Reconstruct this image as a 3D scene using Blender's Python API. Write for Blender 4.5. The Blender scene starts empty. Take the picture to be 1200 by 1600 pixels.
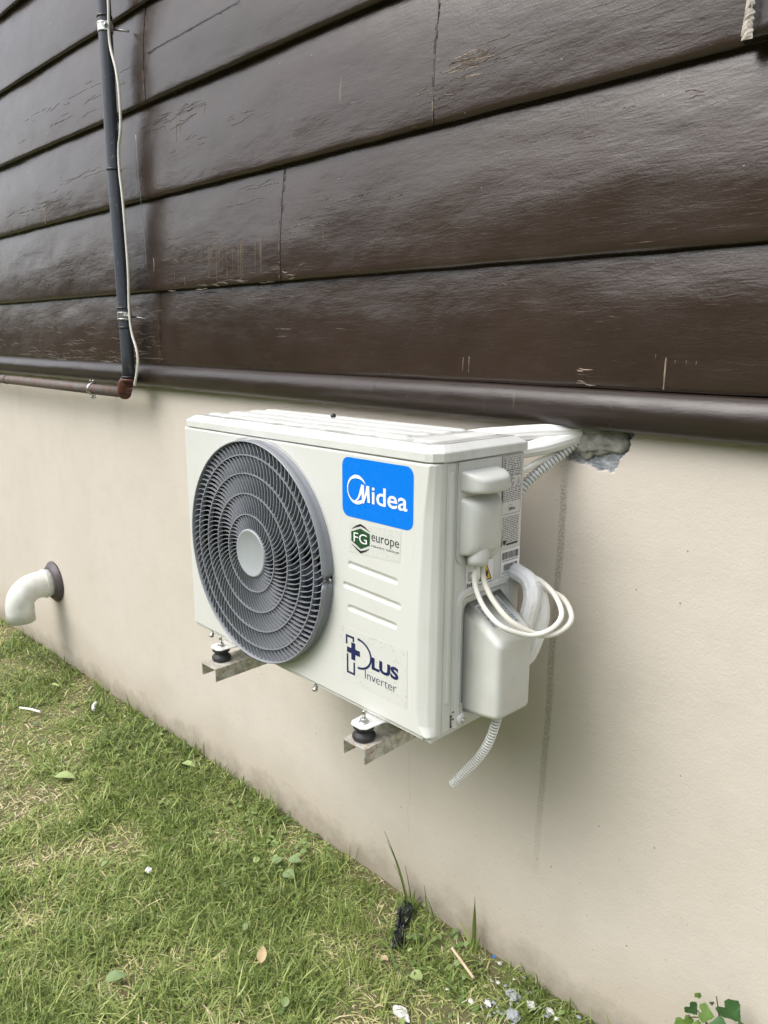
import bpy, bmesh, math, random
import numpy as np
from mathutils import Vector, Matrix, noise
random.seed(7); RNG = np.random.default_rng(11)
PI = math.pi; rad = math.radians
S = bpy.context.scene
COL = S.collection

# ------------------------------------------------------------------ camera, sky, sun, exposure
cam = bpy.data.cameras.new('camera'); co = bpy.data.objects.new('camera', cam); COL.objects.link(co)
R_ = Vector((0.71177113, 0.7024025, 0.00354629)); U_ = Vector((-0.15493037, 0.15206844, 0.97615151)); F_ = Vector((-0.68511198, 0.6953459, -0.21706141))
m3 = Matrix((R_, U_, -F_)).transposed()
co.matrix_world = Matrix.Translation((0.77175, -1.28658, 0.68563)) @ m3.to_4x4()
cam.sensor_fit = 'VERTICAL'; cam.sensor_height = 24; cam.lens = 24 * 1147.335 / 1600
cam.clip_start = 0.02; cam.clip_end = 2000
S.camera = co
SUN_EL, SUN_AZ = rad(52), rad(204)      # azimuth measured like a compass from +Y, clockwise
W = bpy.data.worlds.new('World'); S.world = W; W.use_nodes = True
wn = W.node_tree; bg = wn.nodes['Background']
sky = wn.nodes.new('ShaderNodeTexSky'); sky.sky_type = 'NISHITA'; sky.sun_disc = False
sky.sun_elevation = SUN_EL; sky.sun_rotation = SUN_AZ; sky.air_density = 1.0; sky.dust_density = 4.0; sky.ozone_density = 1.0
hsv = wn.nodes.new('ShaderNodeHueSaturation'); hsv.inputs['Saturation'].default_value = 0.35   # clouded sky
wn.links.new(sky.outputs[0], hsv.inputs['Color']); wn.links.new(hsv.outputs[0], bg.inputs['Color']); bg.inputs['Strength'].default_value = 0.15
sl = bpy.data.lights.new('sun', 'SUN'); sl.energy = .5; sl.angle = rad(50); sl.color = (1, .97, .92)
so = bpy.data.objects.new('sun', sl); COL.objects.link(so)
sd = Vector((math.sin(SUN_AZ) * math.cos(SUN_EL), math.cos(SUN_AZ) * math.cos(SUN_EL), math.sin(SUN_EL)))
so.rotation_euler = sd.to_track_quat('Z', 'Y').to_euler()
S.view_settings.view_transform = 'Standard'; S.view_settings.look = 'None'; S.view_settings.gamma = 1
S.view_settings.exposure = 1.12

# ------------------------------------------------------------------ material helpers
class NT:
    def __init__(s, name):
        s.m = bpy.data.materials.new(name); s.m.use_nodes = True; s.t = s.m.node_tree
        s.b = s.t.nodes['Principled BSDF']
        s.co = s.t.nodes.new('ShaderNodeTexCoord').outputs['Object']
    def n(s, kind, **kw):
        nd = s.t.nodes.new('ShaderNode' + kind)
        for k, v in kw.items():
            if k in nd.inputs.keys(): s.put(nd.inputs[k], v)
            else: setattr(nd, k, v)
        return nd
    def put(s, sock, v):
        if isinstance(v, bpy.types.NodeSocket): s.t.links.new(v, sock)
        else: sock.default_value = v
    def mapping(s, scale=(1,1,1), loc=(0,0,0), rot=(0,0,0), src=None):
        nd = s.n('Mapping'); s.put(nd.inputs['Vector'], src or s.co)
        nd.inputs['Scale'].default_value = scale; nd.inputs['Location'].default_value = loc; nd.inputs['Rotation'].default_value = rot
        return nd.outputs[0]
    def noise(s, scale, detail=4, rough=.5, vec=None, dist=0, out='Fac'):
        nd = s.n('TexNoise'); s.put(nd.inputs['Vector'], vec or s.co)
        nd.inputs['Scale'].default_value = scale; nd.inputs['Detail'].default_value = detail
        nd.inputs['Roughness'].default_value = rough; nd.inputs['Distortion'].default_value = dist
        return nd.outputs[out]
    def voro(s, scale, vec=None, feature='F1', rnd=1):
        nd = s.n('TexVoronoi'); nd.feature = feature; s.put(nd.inputs['Vector'], vec or s.co); nd.inputs['Scale'].default_value = scale
        nd.inputs['Randomness'].default_value = rnd
        return nd
    def math(s, op, a, b=0.0, c=0.0, clamp=False):
        nd = s.t.nodes.new('ShaderNodeMath'); nd.operation = op; nd.use_clamp = clamp
        s.put(nd.inputs[0], a); s.put(nd.inputs[1], b); s.put(nd.inputs[2], c); return nd.outputs[0]
    def ramp(s, fac, stops):
        nd = s.n('ValToRGB'); s.put(nd.inputs[0], fac); el = nd.color_ramp.elements
        while len(el) < len(stops): el.new(.5)
        for e, (p, c) in zip(el, stops):
            e.position = p; e.color = (c, c, c, 1) if isinstance(c, (int, float)) else (*c, 1)
        return nd.outputs[0]
    def rng(s, v, a, b, c=0., d=1.):
        nd = s.n('MapRange'); s.put(nd.inputs[0], v)
        for i, q in enumerate((a, b, c, d)): nd.inputs[i + 1].default_value = q
        return nd.outputs[0]
    def mix(s, fac, a, b):
        nd = s.t.nodes.new('ShaderNodeMix'); nd.data_type = 'RGBA'
        s.put(nd.inputs[0], fac)
        s.put(nd.inputs[6], (*a, 1) if isinstance(a, tuple) and len(a) == 3 else a)
        s.put(nd.inputs[7], (*b, 1) if isinstance(b, tuple) and len(b) == 3 else b)
        return nd.outputs[2]
    def sep(s, v=None):
        nd = s.n('SeparateXYZ'); s.put(nd.inputs[0], v or s.co); return nd.outputs
    def bump(s, h, strength=.3, dist=.001, nrm=None):
        nd = s.n('Bump'); s.put(nd.inputs['Height'], h); nd.inputs['Strength'].default_value = strength; nd.inputs['Distance'].default_value = dist
        if nrm is not None: s.put(nd.inputs['Normal'], nrm)
        return nd.outputs[0]
    def set(s, **kw):
        al = dict(color='Base Color', rough='Roughness', metal='Metallic', normal='Normal', coat='Coat Weight', coatr='Coat Roughness', spec='Specular IOR Level', sss='Subsurface Weight', trans='Transmission Weight')
        for k, v in kw.items():
            if isinstance(v, tuple) and len(v) == 3: v = (*v, 1)
            s.put(s.b.inputs[al[k]], v)
        return s.m

def simple(name, col, rough=.5, metal=0, var=.08, vs=30, bump=0, bs=200, spec=.5, bd=.0005):
    t = NT(name)
    c = t.mix(t.noise(vs, 4), tuple(max(0, x * (1 - var)) for x in col), tuple(min(1, x * (1 + var)) for x in col))
    kw = dict(color=c, rough=t.rng(t.noise(vs * 2.3, 3), .3, .7, rough * .85, min(1, rough * 1.15)), metal=metal, spec=spec)
    if bump: kw['normal'] = t.bump(t.noise(bs, 3), bump, bd)
    return t.set(**kw)

M = {}
# unit paint: warm white powder coat with faint dust
t = NT('unit_paint')
dust = t.math('MULTIPLY', t.rng(t.noise(9, 6, .6), .45, .75), .35)
c = t.mix(dust, (.655, .665, .63), (.59, .59, .545))
sp = t.rng(t.voro(90).outputs['Distance'], .03, .05, 1, 0); gate = t.rng(t.noise(22, 2), .66, .70)
c = t.mix(t.math('MULTIPLY', t.math('MULTIPLY', sp, gate), .6), c, (.30, .28, .24))
run = t.math('MULTIPLY', t.rng(t.noise(60, 4, .6, vec=t.mapping((1, 1, .07))), .60, .74), .22)
c = t.mix(run, c, (.44, .43, .37))
M['unit'] = t.set(color=c, rough=t.rng(t.noise(14, 4), .3, .7, .30, .42), normal=t.bump(t.noise(420, 2), .06, .0004), spec=.5)
t = NT('lid_paint')
dust = t.rng(t.noise(14, 6, .65, vec=t.mapping((1, 2.5, 1))), .42, .68)
_, _, lz = t.sep(); chan = t.math('MULTIPLY', t.math('MULTIPLY', t.rng(lz, .5298, .5322, 1, 0), t.rng(lz, .5285, .5291)), t.rng(t.noise(11, 6, .7), .36, .56))
c = t.mix(t.math('MAXIMUM', t.math('MULTIPLY', chan, .85), t.math('MULTIPLY', dust, .15)), (.68, .69, .66), (.30, .30, .28))
M['lid'] = t.set(color=c, rough=t.rng(t.noise(20, 4), .3, .7, .3, .5), normal=t.bump(t.noise(420, 2), .06, .0004))
t = NT('cover_plastic')
c = t.mix(t.rng(t.noise(12, 5), .35, .7), (.60, .615, .58), (.54, .55, .51))
spk = t.math('MULTIPLY', t.rng(t.voro(75).outputs['Distance'], .03, .055, 1, 0), t.rng(t.noise(17, 2), .62, .66))
c = t.mix(t.math('MULTIPLY', spk, .6), c, (.34, .31, .25))
scf = t.math('MULTIPLY', t.rng(t.noise(28, 5, .7, vec=t.mapping((1, 2, .4))), .62, .70), .35)
c = t.mix(scf, c, (.42, .41, .36))
M['cover'] = t.set(color=c, rough=.38, normal=t.bump(t.noise(350, 2), .05, .0004))
t = NT('grille_grey')
M['grille'] = t.set(color=t.mix(t.noise(30, 4), (.215, .227, .25), (.27, .285, .31)), rough=.36, normal=t.bump(t.noise(500, 2), .05, .0003))
M['grillecap'] = simple('cap_grey', (.33, .355, .37), .45, var=.05)
M['cavity'] = simple('cavity_black', (.012, .013, .015), .6)
M['blade'] = simple('fan_navy', (.020, .024, .055), .3)
M['black'] = simple('rubber_black', (.022, .022, .024), .55, var=.3, vs=60, bump=.2, bs=300)
M['blackp'] = simple('black_plastic', (.015, .015, .017), .35)
M['steel'] = simple('zinc_steel', (.55, .55, .53), .33, metal=1, var=.2, vs=90, bump=.1, bs=600)
M['foot'] = simple('foot_zinc', (.72, .72, .70), .38, metal=.35, var=.08)
t = NT('bracket_steel')
stn = t.rng(t.noise(60, 6, .65), .42, .62)
c = t.mix(stn, (.62, .60, .55), (.34, .32, .27))
rust = t.math('MULTIPLY', t.rng(t.noise(110, 4), .55, .66), t.rng(t.noise(25, 2), .5, .6))
c = t.mix(rust, c, (.42, .22, .08))
M['bracket'] = t.set(color=c, rough=.5, metal=.25, normal=t.bump(t.noise(160, 4), .3, .0006))
M['blue'] = simple('sticker_blue', (.0, .19, .78), .3, var=0)
M['white'] = simple('print_white', (.86, .87, .87), .4, var=.02)
M['navy'] = simple('print_navy', (.012, .018, .085), .4, var=.03)
M['ink'] = simple('print_ink', (.02, .02, .02), .5, var=.03)
M['inkg'] = simple('print_grey_ink', (.16, .16, .16), .5, var=.03)
M['green'] = simple('print_green', (.020, .075, .030), .4, var=.3, vs=40)
M['yellow'] = simple('print_yellow', (.85, .55, .01), .4, var=.03)
M['stgrey'] = simple('sticker_clear_grey', (.62, .63, .595), .28, var=.04, vs=50)
t = NT('sticker_bubbled')
bub = t.math('MULTIPLY', t.rng(t.voro(150).outputs['Distance'], .30, .36, 1, 0), t.rng(t.noise(35, 2), .50, .56))
M['stplus'] = t.set(color=t.mix(bub, (.635, .645, .61), (.53, .54, .51)), rough=.3)
M['label'] = simple('label_paper', (.66, .66, .64), .4, var=.03)
M['labelw'] = simple('label_white', (.84, .85, .87), .35, var=.02)
M['cable'] = simple('cable_cream', (.70, .68, .60), .42, var=.05)
M['cablew'] = simple('cable_white', (.78, .77, .71), .42, var=.05)
t = NT('wrap_tape')
M['wrap'] = t.set(color=t.mix(t.noise(60, 4), (.87, .88, .88), (.93, .94, .94)), rough=.42, normal=t.bump(t.noise(70, 5, .6, vec=t.mapping((1, 1, 1)), dist=.8), .6, .006))
t = NT('smooth_tape')
M['tape'] = t.set(color=t.mix(t.noise(60, 4), (.74, .74, .72), (.80, .80, .79)), rough=.42, normal=t.bump(t.noise(60, 4), .25, .002))
M['conduit'] = simple('conduit_white', (.76, .77, .76), .4, var=.04)
M['groove'] = simple('hose_groove', (.20, .205, .20), .6, var=.1)
M['conduitg'] = simple('hose_grey', (.72, .73, .70), .4, var=.05)
t = NT('pvc_pipe')
c = t.mix(t.rng(t.noise(18, 6, .6), .4, .7), (.74, .75, .72), (.60, .60, .54))
spk = t.rng(t.voro(45).outputs['Distance'], .02, .05, 1, 0)
M['pvc'] = t.set(color=t.mix(t.math('MULTIPLY', spk, t.rng(t.noise(9), .5, .55)), c, (.2, .18, .14)), rough=.36)
M['collar'] = simple('collar_rubber', (.085, .07, .075), .5, var=.1)
t = NT('grey_pipe')
sp = t.rng(t.noise(60, 5, .7), .60, .72)
c = t.mix(t.noise(12, 4, vec=t.mapping((1, 1, .3))), (.038, .043, .055), (.068, .076, .092)); c = t.mix(sp, c, (.20, .21, .23))
M['pipe'] = t.set(color=c, rough=.42, normal=t.bump(t.noise(120, 4), .2, .0006))
t = NT('rusty_pipe')
c = t.mix(t.rng(t.noise(40, 6, .7), .4, .6), (.12, .115, .11), (.13, .07, .05))
M['hpipe'] = t.set(color=c, rough=.6, normal=t.bump(t.noise(150, 5), .5, .001))
t = NT('rust_elbow')
c = t.mix(t.noise(30, 5, .6), (.055, .016, .012), (.13, .042, .028))
M['rust'] = t.set(color=c, rough=.38, normal=t.bump(t.noise(90, 5), .4, .001))
M['mortar'] = None
t = NT('mortar_patch')
c = t.mix(t.rng(t.noise(22, 7, .65), .35, .65), (.17, .17, .15), (.40, .395, .36))
M['mortar'] = t.set(color=c, rough=.9, normal=t.bump(t.noise(70, 8, .7), .7, .004))
t = NT('chipped_concrete')
c = t.mix(t.rng(t.noise(45, 7, .7), .38, .62), (.22, .25, .28), (.45, .47, .48))
M['chip'] = t.set(color=c, rough=.95, normal=t.bump(t.noise(160, 8, .75), 1, .004))

# beige plaster with dirt streak, specks, grime near the soil
t = NT('plaster')
x, y, z = t.sep()
c = t.mix(t.rng(t.noise(1.6, 5, .55), .3, .7), (.615, .565, .505), (.58, .53, .465))
c = t.mix(t.math('MULTIPLY', t.rng(t.noise(9, 6, .6), .45, .75), .35), c, (.50, .465, .40))
cx = t.math('ADD', t.math('MULTIPLY', z, .022), .0045)
cx = t.math('ADD', cx, t.math('MULTIPLY', t.math('SUBTRACT', t.noise(3.2, 2, vec=t.mapping((0, 0, 1))), .5), .02))
dx = t.math('ABSOLUTE', t.math('SUBTRACT', x, cx))
edge = t.math('ADD', dx, t.math('MULTIPLY', t.math('SUBTRACT', t.noise(90, 5, .8), .5), .011))
st = t.rng(edge, .0050, .0098, 1, 0)
zz = t.math('MULTIPLY', t.rng(z, -.52, -.15), t.rng(z, .40, .46, 1, 0))
gran = t.rng(t.noise(260, 5, .8), .46, .56)
st = t.math('MULTIPLY', t.math('MULTIPLY', st, zz), t.math('ADD', t.math('MULTIPLY', gran, .55), .12))
c = t.mix(st, c, (.17, .14, .105))
halo = t.math('MULTIPLY', t.math('MULTIPLY', t.rng(dx, .0, .05, 1, 0), t.rng(z, .15, .42)), t.math('MULTIPLY', t.rng(t.noise(130, 4, .8), .58, .66), .5))
c = t.mix(halo, c, (.2, .17, .13))
# tiny specks of debris
v = t.voro(26, vec=t.mapping((1, 1, .75))); pk = t.rng(v.outputs['Distance'], .03, .055, 1, 0)
g = t.math('GREATER_THAN', t.n('SeparateColor', Color=v.outputs['Color']).outputs[0], .62)
c = t.mix(t.math('MULTIPLY', t.math('MULTIPLY', pk, g), .75), c, (.14, .11, .08))
v2 = t.voro(75, vec=t.mapping((1, 1, .5))); pk2 = t.rng(v2.outputs['Distance'], .06, .11, 1, 0)
g2 = t.math('GREATER_THAN', t.n('SeparateColor', Color=v2.outputs['Color']).outputs[1], .72)
lowz = t.rng(z, -.75, -.1, 1, .12)
c = t.mix(t.math('MULTIPLY', t.math('MULTIPLY', t.math('MULTIPLY', pk2, g2), .6), lowz), c, (.2, .16, .11))
# grime above the ground line
hgt = t.math('ADD', z, t.math('MULTIPLY', x, -.0115)); hgt = t.math('ADD', hgt, .776)
hn = t.math('ADD', hgt, t.math('MULTIPLY', t.math('SUBTRACT', t.noise(8, 6, .7), .5), -.22))
gr = t.rng(hn, .015, .095, 1, 0)
c = t.mix(t.math('MULTIPLY', gr, .72), c, (.13, .115, .085))
gr2 = t.math('MULTIPLY', t.rng(t.math('ADD', hgt, t.math('MULTIPLY', t.noise(4, 4), -.25)), -.05, .13, 1, 0), .45)
spl = t.math('MULTIPLY', t.rng(t.noise(120, 3, .7), .60, .68), t.rng(hgt, .0, .22, .8, 0))
c = t.mix(spl, c, (.20, .17, .12))
c = t.mix(gr2, c, (.42, .365, .28))
# hairline crack
ck = t.math('ABSOLUTE', t.math('SUBTRACT', t.math('ADD', x, .40), t.math('MULTIPLY', t.math('SUBTRACT', t.noise(9, 5, .7, vec=t.mapping((0, 0, 1))), .5), .05)))
ck = t.math('MULTIPLY', t.rng(ck, .0004, .0011, 1, 0), t.math('MULTIPLY', t.rng(z, -.30, -.36), t.rng(z, -.62, -.56)))
c = t.mix(t.math('MULTIPLY', ck, .35), c, (.25, .21, .17))
h = t.math('ADD', t.math('MULTIPLY', t.noise(45, 3, .5), .5), t.math('MULTIPLY', t.noise(190, 3, .6), .6))
h2 = t.noise(14, 3, .5, vec=t.mapping((1, 1, 2)))
M['plaster'] = t.set(color=c, rough=.85, spec=.25, normal=t.bump(h, .5, .0022, t.bump(h2, .12, .005)))

# brown gloss paint on weathered boards
def brown(name, base=(.030, .0195, .0140), seed=0., dr=0.):
    t = NT(name)
    vec = t.mapping((1, 1, 1), (seed, 0, seed * .7))
    st = t.mapping((2.2, 1, 13), (seed, 0, 0)); fine = t.mapping((9, 1, 60), (seed, 0, 0))
    big = t.noise(2.2, 5, .55, vec=vec)
    c = t.mix(t.rng(big, .3, .7), base, tuple(q * 1.35 for q in base))
    worn = t.rng(t.noise(7, 7, .7, vec=t.mapping((.8, 1, 3), (seed, 0, 0))), .56, .74)
    c = t.mix(t.math('MULTIPLY', worn, .4), c, (.065, .050, .040))
    scr = t.math('MULTIPLY', t.rng(t.noise(60, 3, .6, vec=t.mapping((.25, 1, 9), (seed, 0, 3))), .70, .74), t.rng(t.noise(3, 3, vec=vec), .52, .60))
    c = t.mix(t.math('MULTIPLY', scr, .6), c, (.30, .26, .21))
    v = t.voro(55, vec=vec); dots = t.math('MULTIPLY', t.rng(v.outputs['Distance'], .035, .07, 1, 0), t.math('GREATER_THAN', t.n('SeparateColor', Color=v.outputs['Color']).outputs[0], .93))
    c = t.mix(dots, c, (.32, .29, .25))
    drip = t.math('MULTIPLY', t.rng(t.noise(45, 2, vec=t.mapping((1.6, 1, .06), (seed, 0, 0))), .69, .72), t.rng(t.noise(2.1, 3, vec=t.mapping((1, 1, 2.5), (seed, 0, 9))), .60, .66))
    c = t.mix(t.math('MULTIPLY', drip, .35), c, (.22, .15, .09))
    grain = t.noise(8, 6, .6, vec=st, dist=1.2)
    fg = t.noise(1, 5, .6, vec=fine, dist=.8)
    h = t.math('ADD', t.math('MULTIPLY', grain, .8), t.math('MULTIPLY', fg, .35))
    n1 = t.bump(t.noise(4, 3, .5, vec=t.mapping((1, 1, 2.2), (seed, 0, 0))), .35, .012)
    n2 = t.bump(h, .17, .0034, n1)
    n3 = t.bump(t.noise(170, 3, .55), .24, .0010, n2)
    rg = t.rng(t.noise(11, 6, .6, vec=vec), .3, .7, .17 + dr, .29 + dr)
    return t.set(color=c, rough=rg, normal=n3, spec=.5)
BOARD = [brown('board_paint_a', seed=0.), brown('board_paint_b', (.032, .0210, .0150), 3.7), brown('board_paint_c', (.029, .0190, .0138), 8.1)]
M['mould'] = brown('moulding_paint', (.022, .0150, .0118), 5.5, .10)
M['rawwood'] = simple('bare_wood', (.42, .38, .33), .7, var=.35, vs=60, bump=.6, bs=120)
M['flake'] = simple('paint_flake', (.10, .072, .055), .4, var=.45, vs=70, bump=.5, bs=200)
M['flakew'] = simple('flake_light', (.27, .21, .155), .55, var=.3, vs=90)

# ------------------------------------------------------------------ object helpers
def link(o, parent=None):
    COL.objects.link(o)
    if parent: o.parent = parent
    return o
def tag(o, label=None, cat=None, group=None, kind=None):
    if label: o['label'] = label
    if cat: o['category'] = cat
    if group: o['group'] = group
    if kind: o['kind'] = kind
    return o
def empty(name, loc=(0, 0, 0), rot=(0, 0, 0), **kw):
    o = bpy.data.objects.new(name, None); o.location = loc; o.rotation_euler = rot; o.empty_display_size = .05
    link(o); return tag(o, **kw)
def obj(name, bm, mats, parent=None, smooth=False, angle=None, bevel=0, seg=2):
    if not isinstance(mats, (list, tuple)): mats = [mats]
    if isinstance(bm, bpy.types.Mesh): me = bm
    else:
        bmesh.ops.recalc_face_normals(bm, faces=bm.faces)
        me = bpy.data.meshes.new(name); bm.to_mesh(me); bm.free()
    for m in mats: me.materials.append(m)
    if smooth: me.polygons.foreach_set('use_smooth', [True] * len(me.polygons))
    o = bpy.data.objects.new(name, me); link(o, parent)
    if bevel:
        b = o.modifiers.new('bevel', 'BEVEL'); b.width = bevel; b.segments = seg; b.limit_method = 'ANGLE'; b.angle_limit = rad(35)
        me.polygons.foreach_set('use_smooth', [True] * len(me.polygons))
        w = o.modifiers.new('wn', 'WEIGHTED_NORMAL'); w.keep_sharp = True
    return o
def new(): return bmesh.new()
def box(bm, x0, x1, y0, y1, z0, z1, mi=0):
    v = [bm.verts.new(p) for p in ((x0, y0, z0), (x1, y0, z0), (x1, y1, z0), (x0, y1, z0), (x0, y0, z1), (x1, y0, z1), (x1, y1, z1), (x0, y1, z1))]
    for q in ((0, 3, 2, 1), (4, 5, 6, 7), (0, 1, 5, 4), (1, 2, 6, 5), (2, 3, 7, 6), (3, 0, 4, 7)):
        bm.faces.new([v[i] for i in q]).material_index = mi
def prism(bm, pts, f, d0, d1, mi=0):
    """2D polygon pts, f(u,v,d)->xyz, between depths d0 and d1"""
    a = [bm.verts.new(f(u, v, d0)) for u, v in pts]; b = [bm.verts.new(f(u, v, d1)) for u, v in pts]
    n = len(pts)
    bm.faces.new(a).material_index = mi; bm.faces.new(b[::-1]).material_index = mi
    for i in range(n): bm.faces.new((a[i], b[i], b[(i + 1) % n], a[(i + 1) % n])).material_index = mi
def catmull(P, n=8):
    P = [Vector(p) for p in P]; Q = [2 * P[0] - P[1]] + P + [2 * P[-1] - P[-2]]; out = []
    for i in range(1, len(Q) - 2):
        a, b, c, d = Q[i - 1:i + 3]
        for k in range(n):
            s = k / n
            out.append(.5 * ((2 * b) + (c - a) * s + (2 * a - 5 * b + 4 * c - d) * s * s + (3 * b - a - 3 * c + d) * s ** 3))
    out.append(P[-1]); return out
def tube(bm, P, r, seg=12, cap=True, rf=None, mi=0, closed=False):
    """r number or list; rf(i, s, angle)->radius factor"""
    P = [Vector(p) for p in P]; n = len(P); rings = []; up = None; L = 0
    for i in range(n):
        if closed: tg = (P[(i + 1) % n] - P[i - 1]).normalized()
        else: tg = (P[min(i + 1, n - 1)] - P[max(i - 1, 0)]).normalized()
        if up is None:
            up = Vector((0, 0, 1)) if abs(tg.z) < .9 else Vector((1, 0, 0))
        up = (up - tg * up.dot(tg)).normalized(); sd_ = tg.cross(up)
        if i: L += (P[i] - P[i - 1]).length
        rr = r[i] if isinstance(r, (list, tuple)) else r
        rings.append([bm.verts.new(P[i] + (up * math.cos(a) + sd_ * math.sin(a)) * rr * (rf(i, L, a) if rf else 1)) for a in (2 * PI * k / seg for k in range(seg))])
    for i in range(n if closed else n - 1):
        A, B = rings[i], rings[(i + 1) % n]
        for k in range(seg):
            f = bm.faces.new((A[k], A[(k + 1) % seg], B[(k + 1) % seg], B[k])); f.smooth = True; f.material_index = mi
    if cap and not closed:
        bm.faces.new(rings[0][::-1]).material_index = mi; bm.faces.new(rings[-1]).material_index = mi
def lathe(bm, prof, o=(0, 0, 0), ax=(0, 0, 1), seg=32, mi=0, cap=True):
    o = Vector(o); ax = Vector(ax).normalized(); u = ax.orthogonal().normalized(); w = ax.cross(u); R = []
    for r, h in prof: R.append([bm.verts.new(o + ax * h + (u * math.cos(2 * PI * k / seg) + w * math.sin(2 * PI * k / seg)) * max(r, 1e-5)) for k in range(seg)])
    for A, B in zip(R, R[1:]):
        for k in range(seg):
            f = bm.faces.new((A[k], A[(k + 1) % seg], B[(k + 1) % seg], B[k])); f.smooth = True; f.material_index = mi
    if cap: bm.faces.new(R[0][::-1]).material_index = mi; bm.faces.new(R[-1]).material_index = mi
def gridmesh(name, us, vs, f, hole=None, mf=None):
    """vectorised height grid: f(U,V)->X,Y,Z arrays"""
    U, V = np.meshgrid(us, vs, indexing='ij'); X, Y, Z = f(U, V)
    co_ = np.stack([X, Y, Z], -1).reshape(-1, 3); nu, nv = U.shape
    i, j = np.meshgrid(np.arange(nu - 1), np.arange(nv - 1), indexing='ij')
    a = (i * nv + j); F = np.stack([a, a + nv, a + nv + 1, a + 1], -1).reshape(-1, 4)
    uc = (U[:-1, :-1] + U[1:, 1:]).ravel() / 2; vc = (V[:-1, :-1] + V[1:, 1:]).ravel() / 2
    if hole is not None:
        k = ~hole(uc, vc); F = F[k]; uc = uc[k]; vc = vc[k]
    me = bpy.data.meshes.new(name)
    me.vertices.add(len(co_)); me.vertices.foreach_set('co', co_.astype(np.float32).ravel())
    me.loops.add(F.size); me.loops.foreach_set('vertex_index', F.astype(np.int32).ravel())
    me.polygons.add(len(F)); me.polygons.foreach_set('loop_start', np.arange(0, F.size, 4, dtype=np.int32))
    me.polygons.foreach_set('use_smooth', np.ones(len(F), dtype=bool))
    if mf is not None: me.polygons.foreach_set('material_index', mf(uc, vc).astype(np.int32))
    me.update(calc_edges=True); me.validate(); return me
def sstep(a, b, x):
    q = np.clip((x - a) / (b - a), 0, 1); return q * q * (3 - 2 * q)
def rrect(x0, x1, z0, z1, r, n=6):
    out = []
    for cx_, cz_, a0 in ((x1 - r, z1 - r, 0), (x0 + r, z1 - r, PI / 2), (x0 + r, z0 + r, PI), (x1 - r, z0 + r, 1.5 * PI)):
        out += [(cx_ + r * math.cos(a0 + k * PI / 2 / n), cz_ + r * math.sin(a0 + k * PI / 2 / n)) for k in range(n + 1)]
    return out
def sdf_box(U, V, x0, x1, z0, z1, r=0.):
    qx = np.abs(U - (x0 + x1) / 2) - (x1 - x0) / 2 + r; qz = np.abs(V - (z0 + z1) / 2) - (z1 - z0) / 2 + r
    return np.hypot(np.maximum(qx, 0), np.maximum(qz, 0)) + np.minimum(np.maximum(qx, qz), 0) - r
def text_bm(bm, s, x0, x1, z0, z1, f, d=0., offset=0., shear=0., mi=0, spacing=1.):
    """writes s as flat lettering fitted to the box; f(u,v,d)->xyz"""
    cu = bpy.data.curves.new('t', 'FONT'); cu.body = s; cu.offset = offset; cu.shear = shear; cu.space_character = spacing; cu.resolution_u = 4
    to = bpy.data.objects.new('t', cu); COL.objects.link(to)
    me = bpy.data.meshes.new_from_object(to.evaluated_get(bpy.context.evaluated_depsgraph_get()))
    vs = [v.co.copy() for v in me.vertices]
    mx, Mx = min(v.x for v in vs), max(v.x for v in vs); my, My = min(v.y for v in vs), max(v.y for v in vs)
    nv = [bm.verts.new(f(x0 + (v.x - mx) / (Mx - mx) * (x1 - x0), z0 + (v.y - my) / (My - my) * (z1 - z0), d)) for v in vs]
    for p in me.polygons:
        try: bm.faces.new([nv[i] for i in p.vertices]).material_index = mi
        except ValueError: pass
    bpy.data.objects.remove(to); bpy.data.curves.remove(cu); bpy.data.meshes.remove(me)

# ================================================================== THE HOUSE
house = empty('house', (0, 0, -.78), label='house with beige plaster base under dark brown painted timber cladding', cat='house')
HZ = Vector((0, 0, .78))
def hobj(name, bm, mats, **kw):
    o = obj(name, bm, mats, house, **kw); o.location = HZ; return o
def ground_z(x): return -.7763 + .01155 * np.clip(x, -6, 3)
# plaster wall with the chipped hole
POLY = [(.0, .60), (.0, .502), (.010, .488), (.018, .474), (.03, .470), (.036, .462), (.052, .468), (.07, .463), (.083, .459), (.10, .461), (.112, .457), (.118, .468), (.130, .482), (.137, .500), (.147, .516), (.151, .540), (.153, .60)]
def inpoly(X, Z):
    ins = np.zeros(X.shape, bool); n = len(POLY)
    for i in range(n):
        (x1, z1), (x2, z2) = POLY[i], POLY[(i + 1) % n]
        with np.errstate(divide='ignore', invalid='ignore'):
            c_ = ((z1 > Z) != (z2 > Z)) & (X < (x2 - x1) * (Z - z1) / (z2 - z1 + 1e-12) + x1)
        ins ^= c_
    return ins
def nz(X, Z, s, k=0.):
    f = np.frompyfunc(lambda a, b: noise.noise(Vector((a * s + k, b * s - k, k * 1.7))), 2, 1)
    return f(X, Z).astype(float)
def wobble(X, Z): return X + .006 * nz(X, Z, 60) + .003 * nz(X, Z, 170, 3), Z + .006 * nz(X, Z, 60, 5) + .003 * nz(X, Z, 170, 9)
def wall_f(X, Z):
    a, b = wobble(X, Z); ins = inpoly(a, b)
    Y = np.where(ins, .011 + .004 * nz(X, Z, 70, 2) + .003 * nz(X, Z, 220, 7), 0.)
    return X, Y, Z
me = gridmesh('plaster_wall', np.linspace(-.04, .20, 121), np.linspace(.42, .60, 91), wall_f, mf=lambda X, Z: inpoly(*wobble(X, Z)).astype(int))
bm = new(); bm.from_mesh(me)
def quad(bm, *p):
    f = bm.faces.new([bm.verts.new(q) for q in p]); return f
quad(bm, (-9, 0, -1.2), (-.04, 0, -1.2), (-.04, 0, .60), (-9, 0, .60)); quad(bm, (.20, 0, -1.2), (7, 0, -1.2), (7, 0, .60), (.20, 0, .60))
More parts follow.
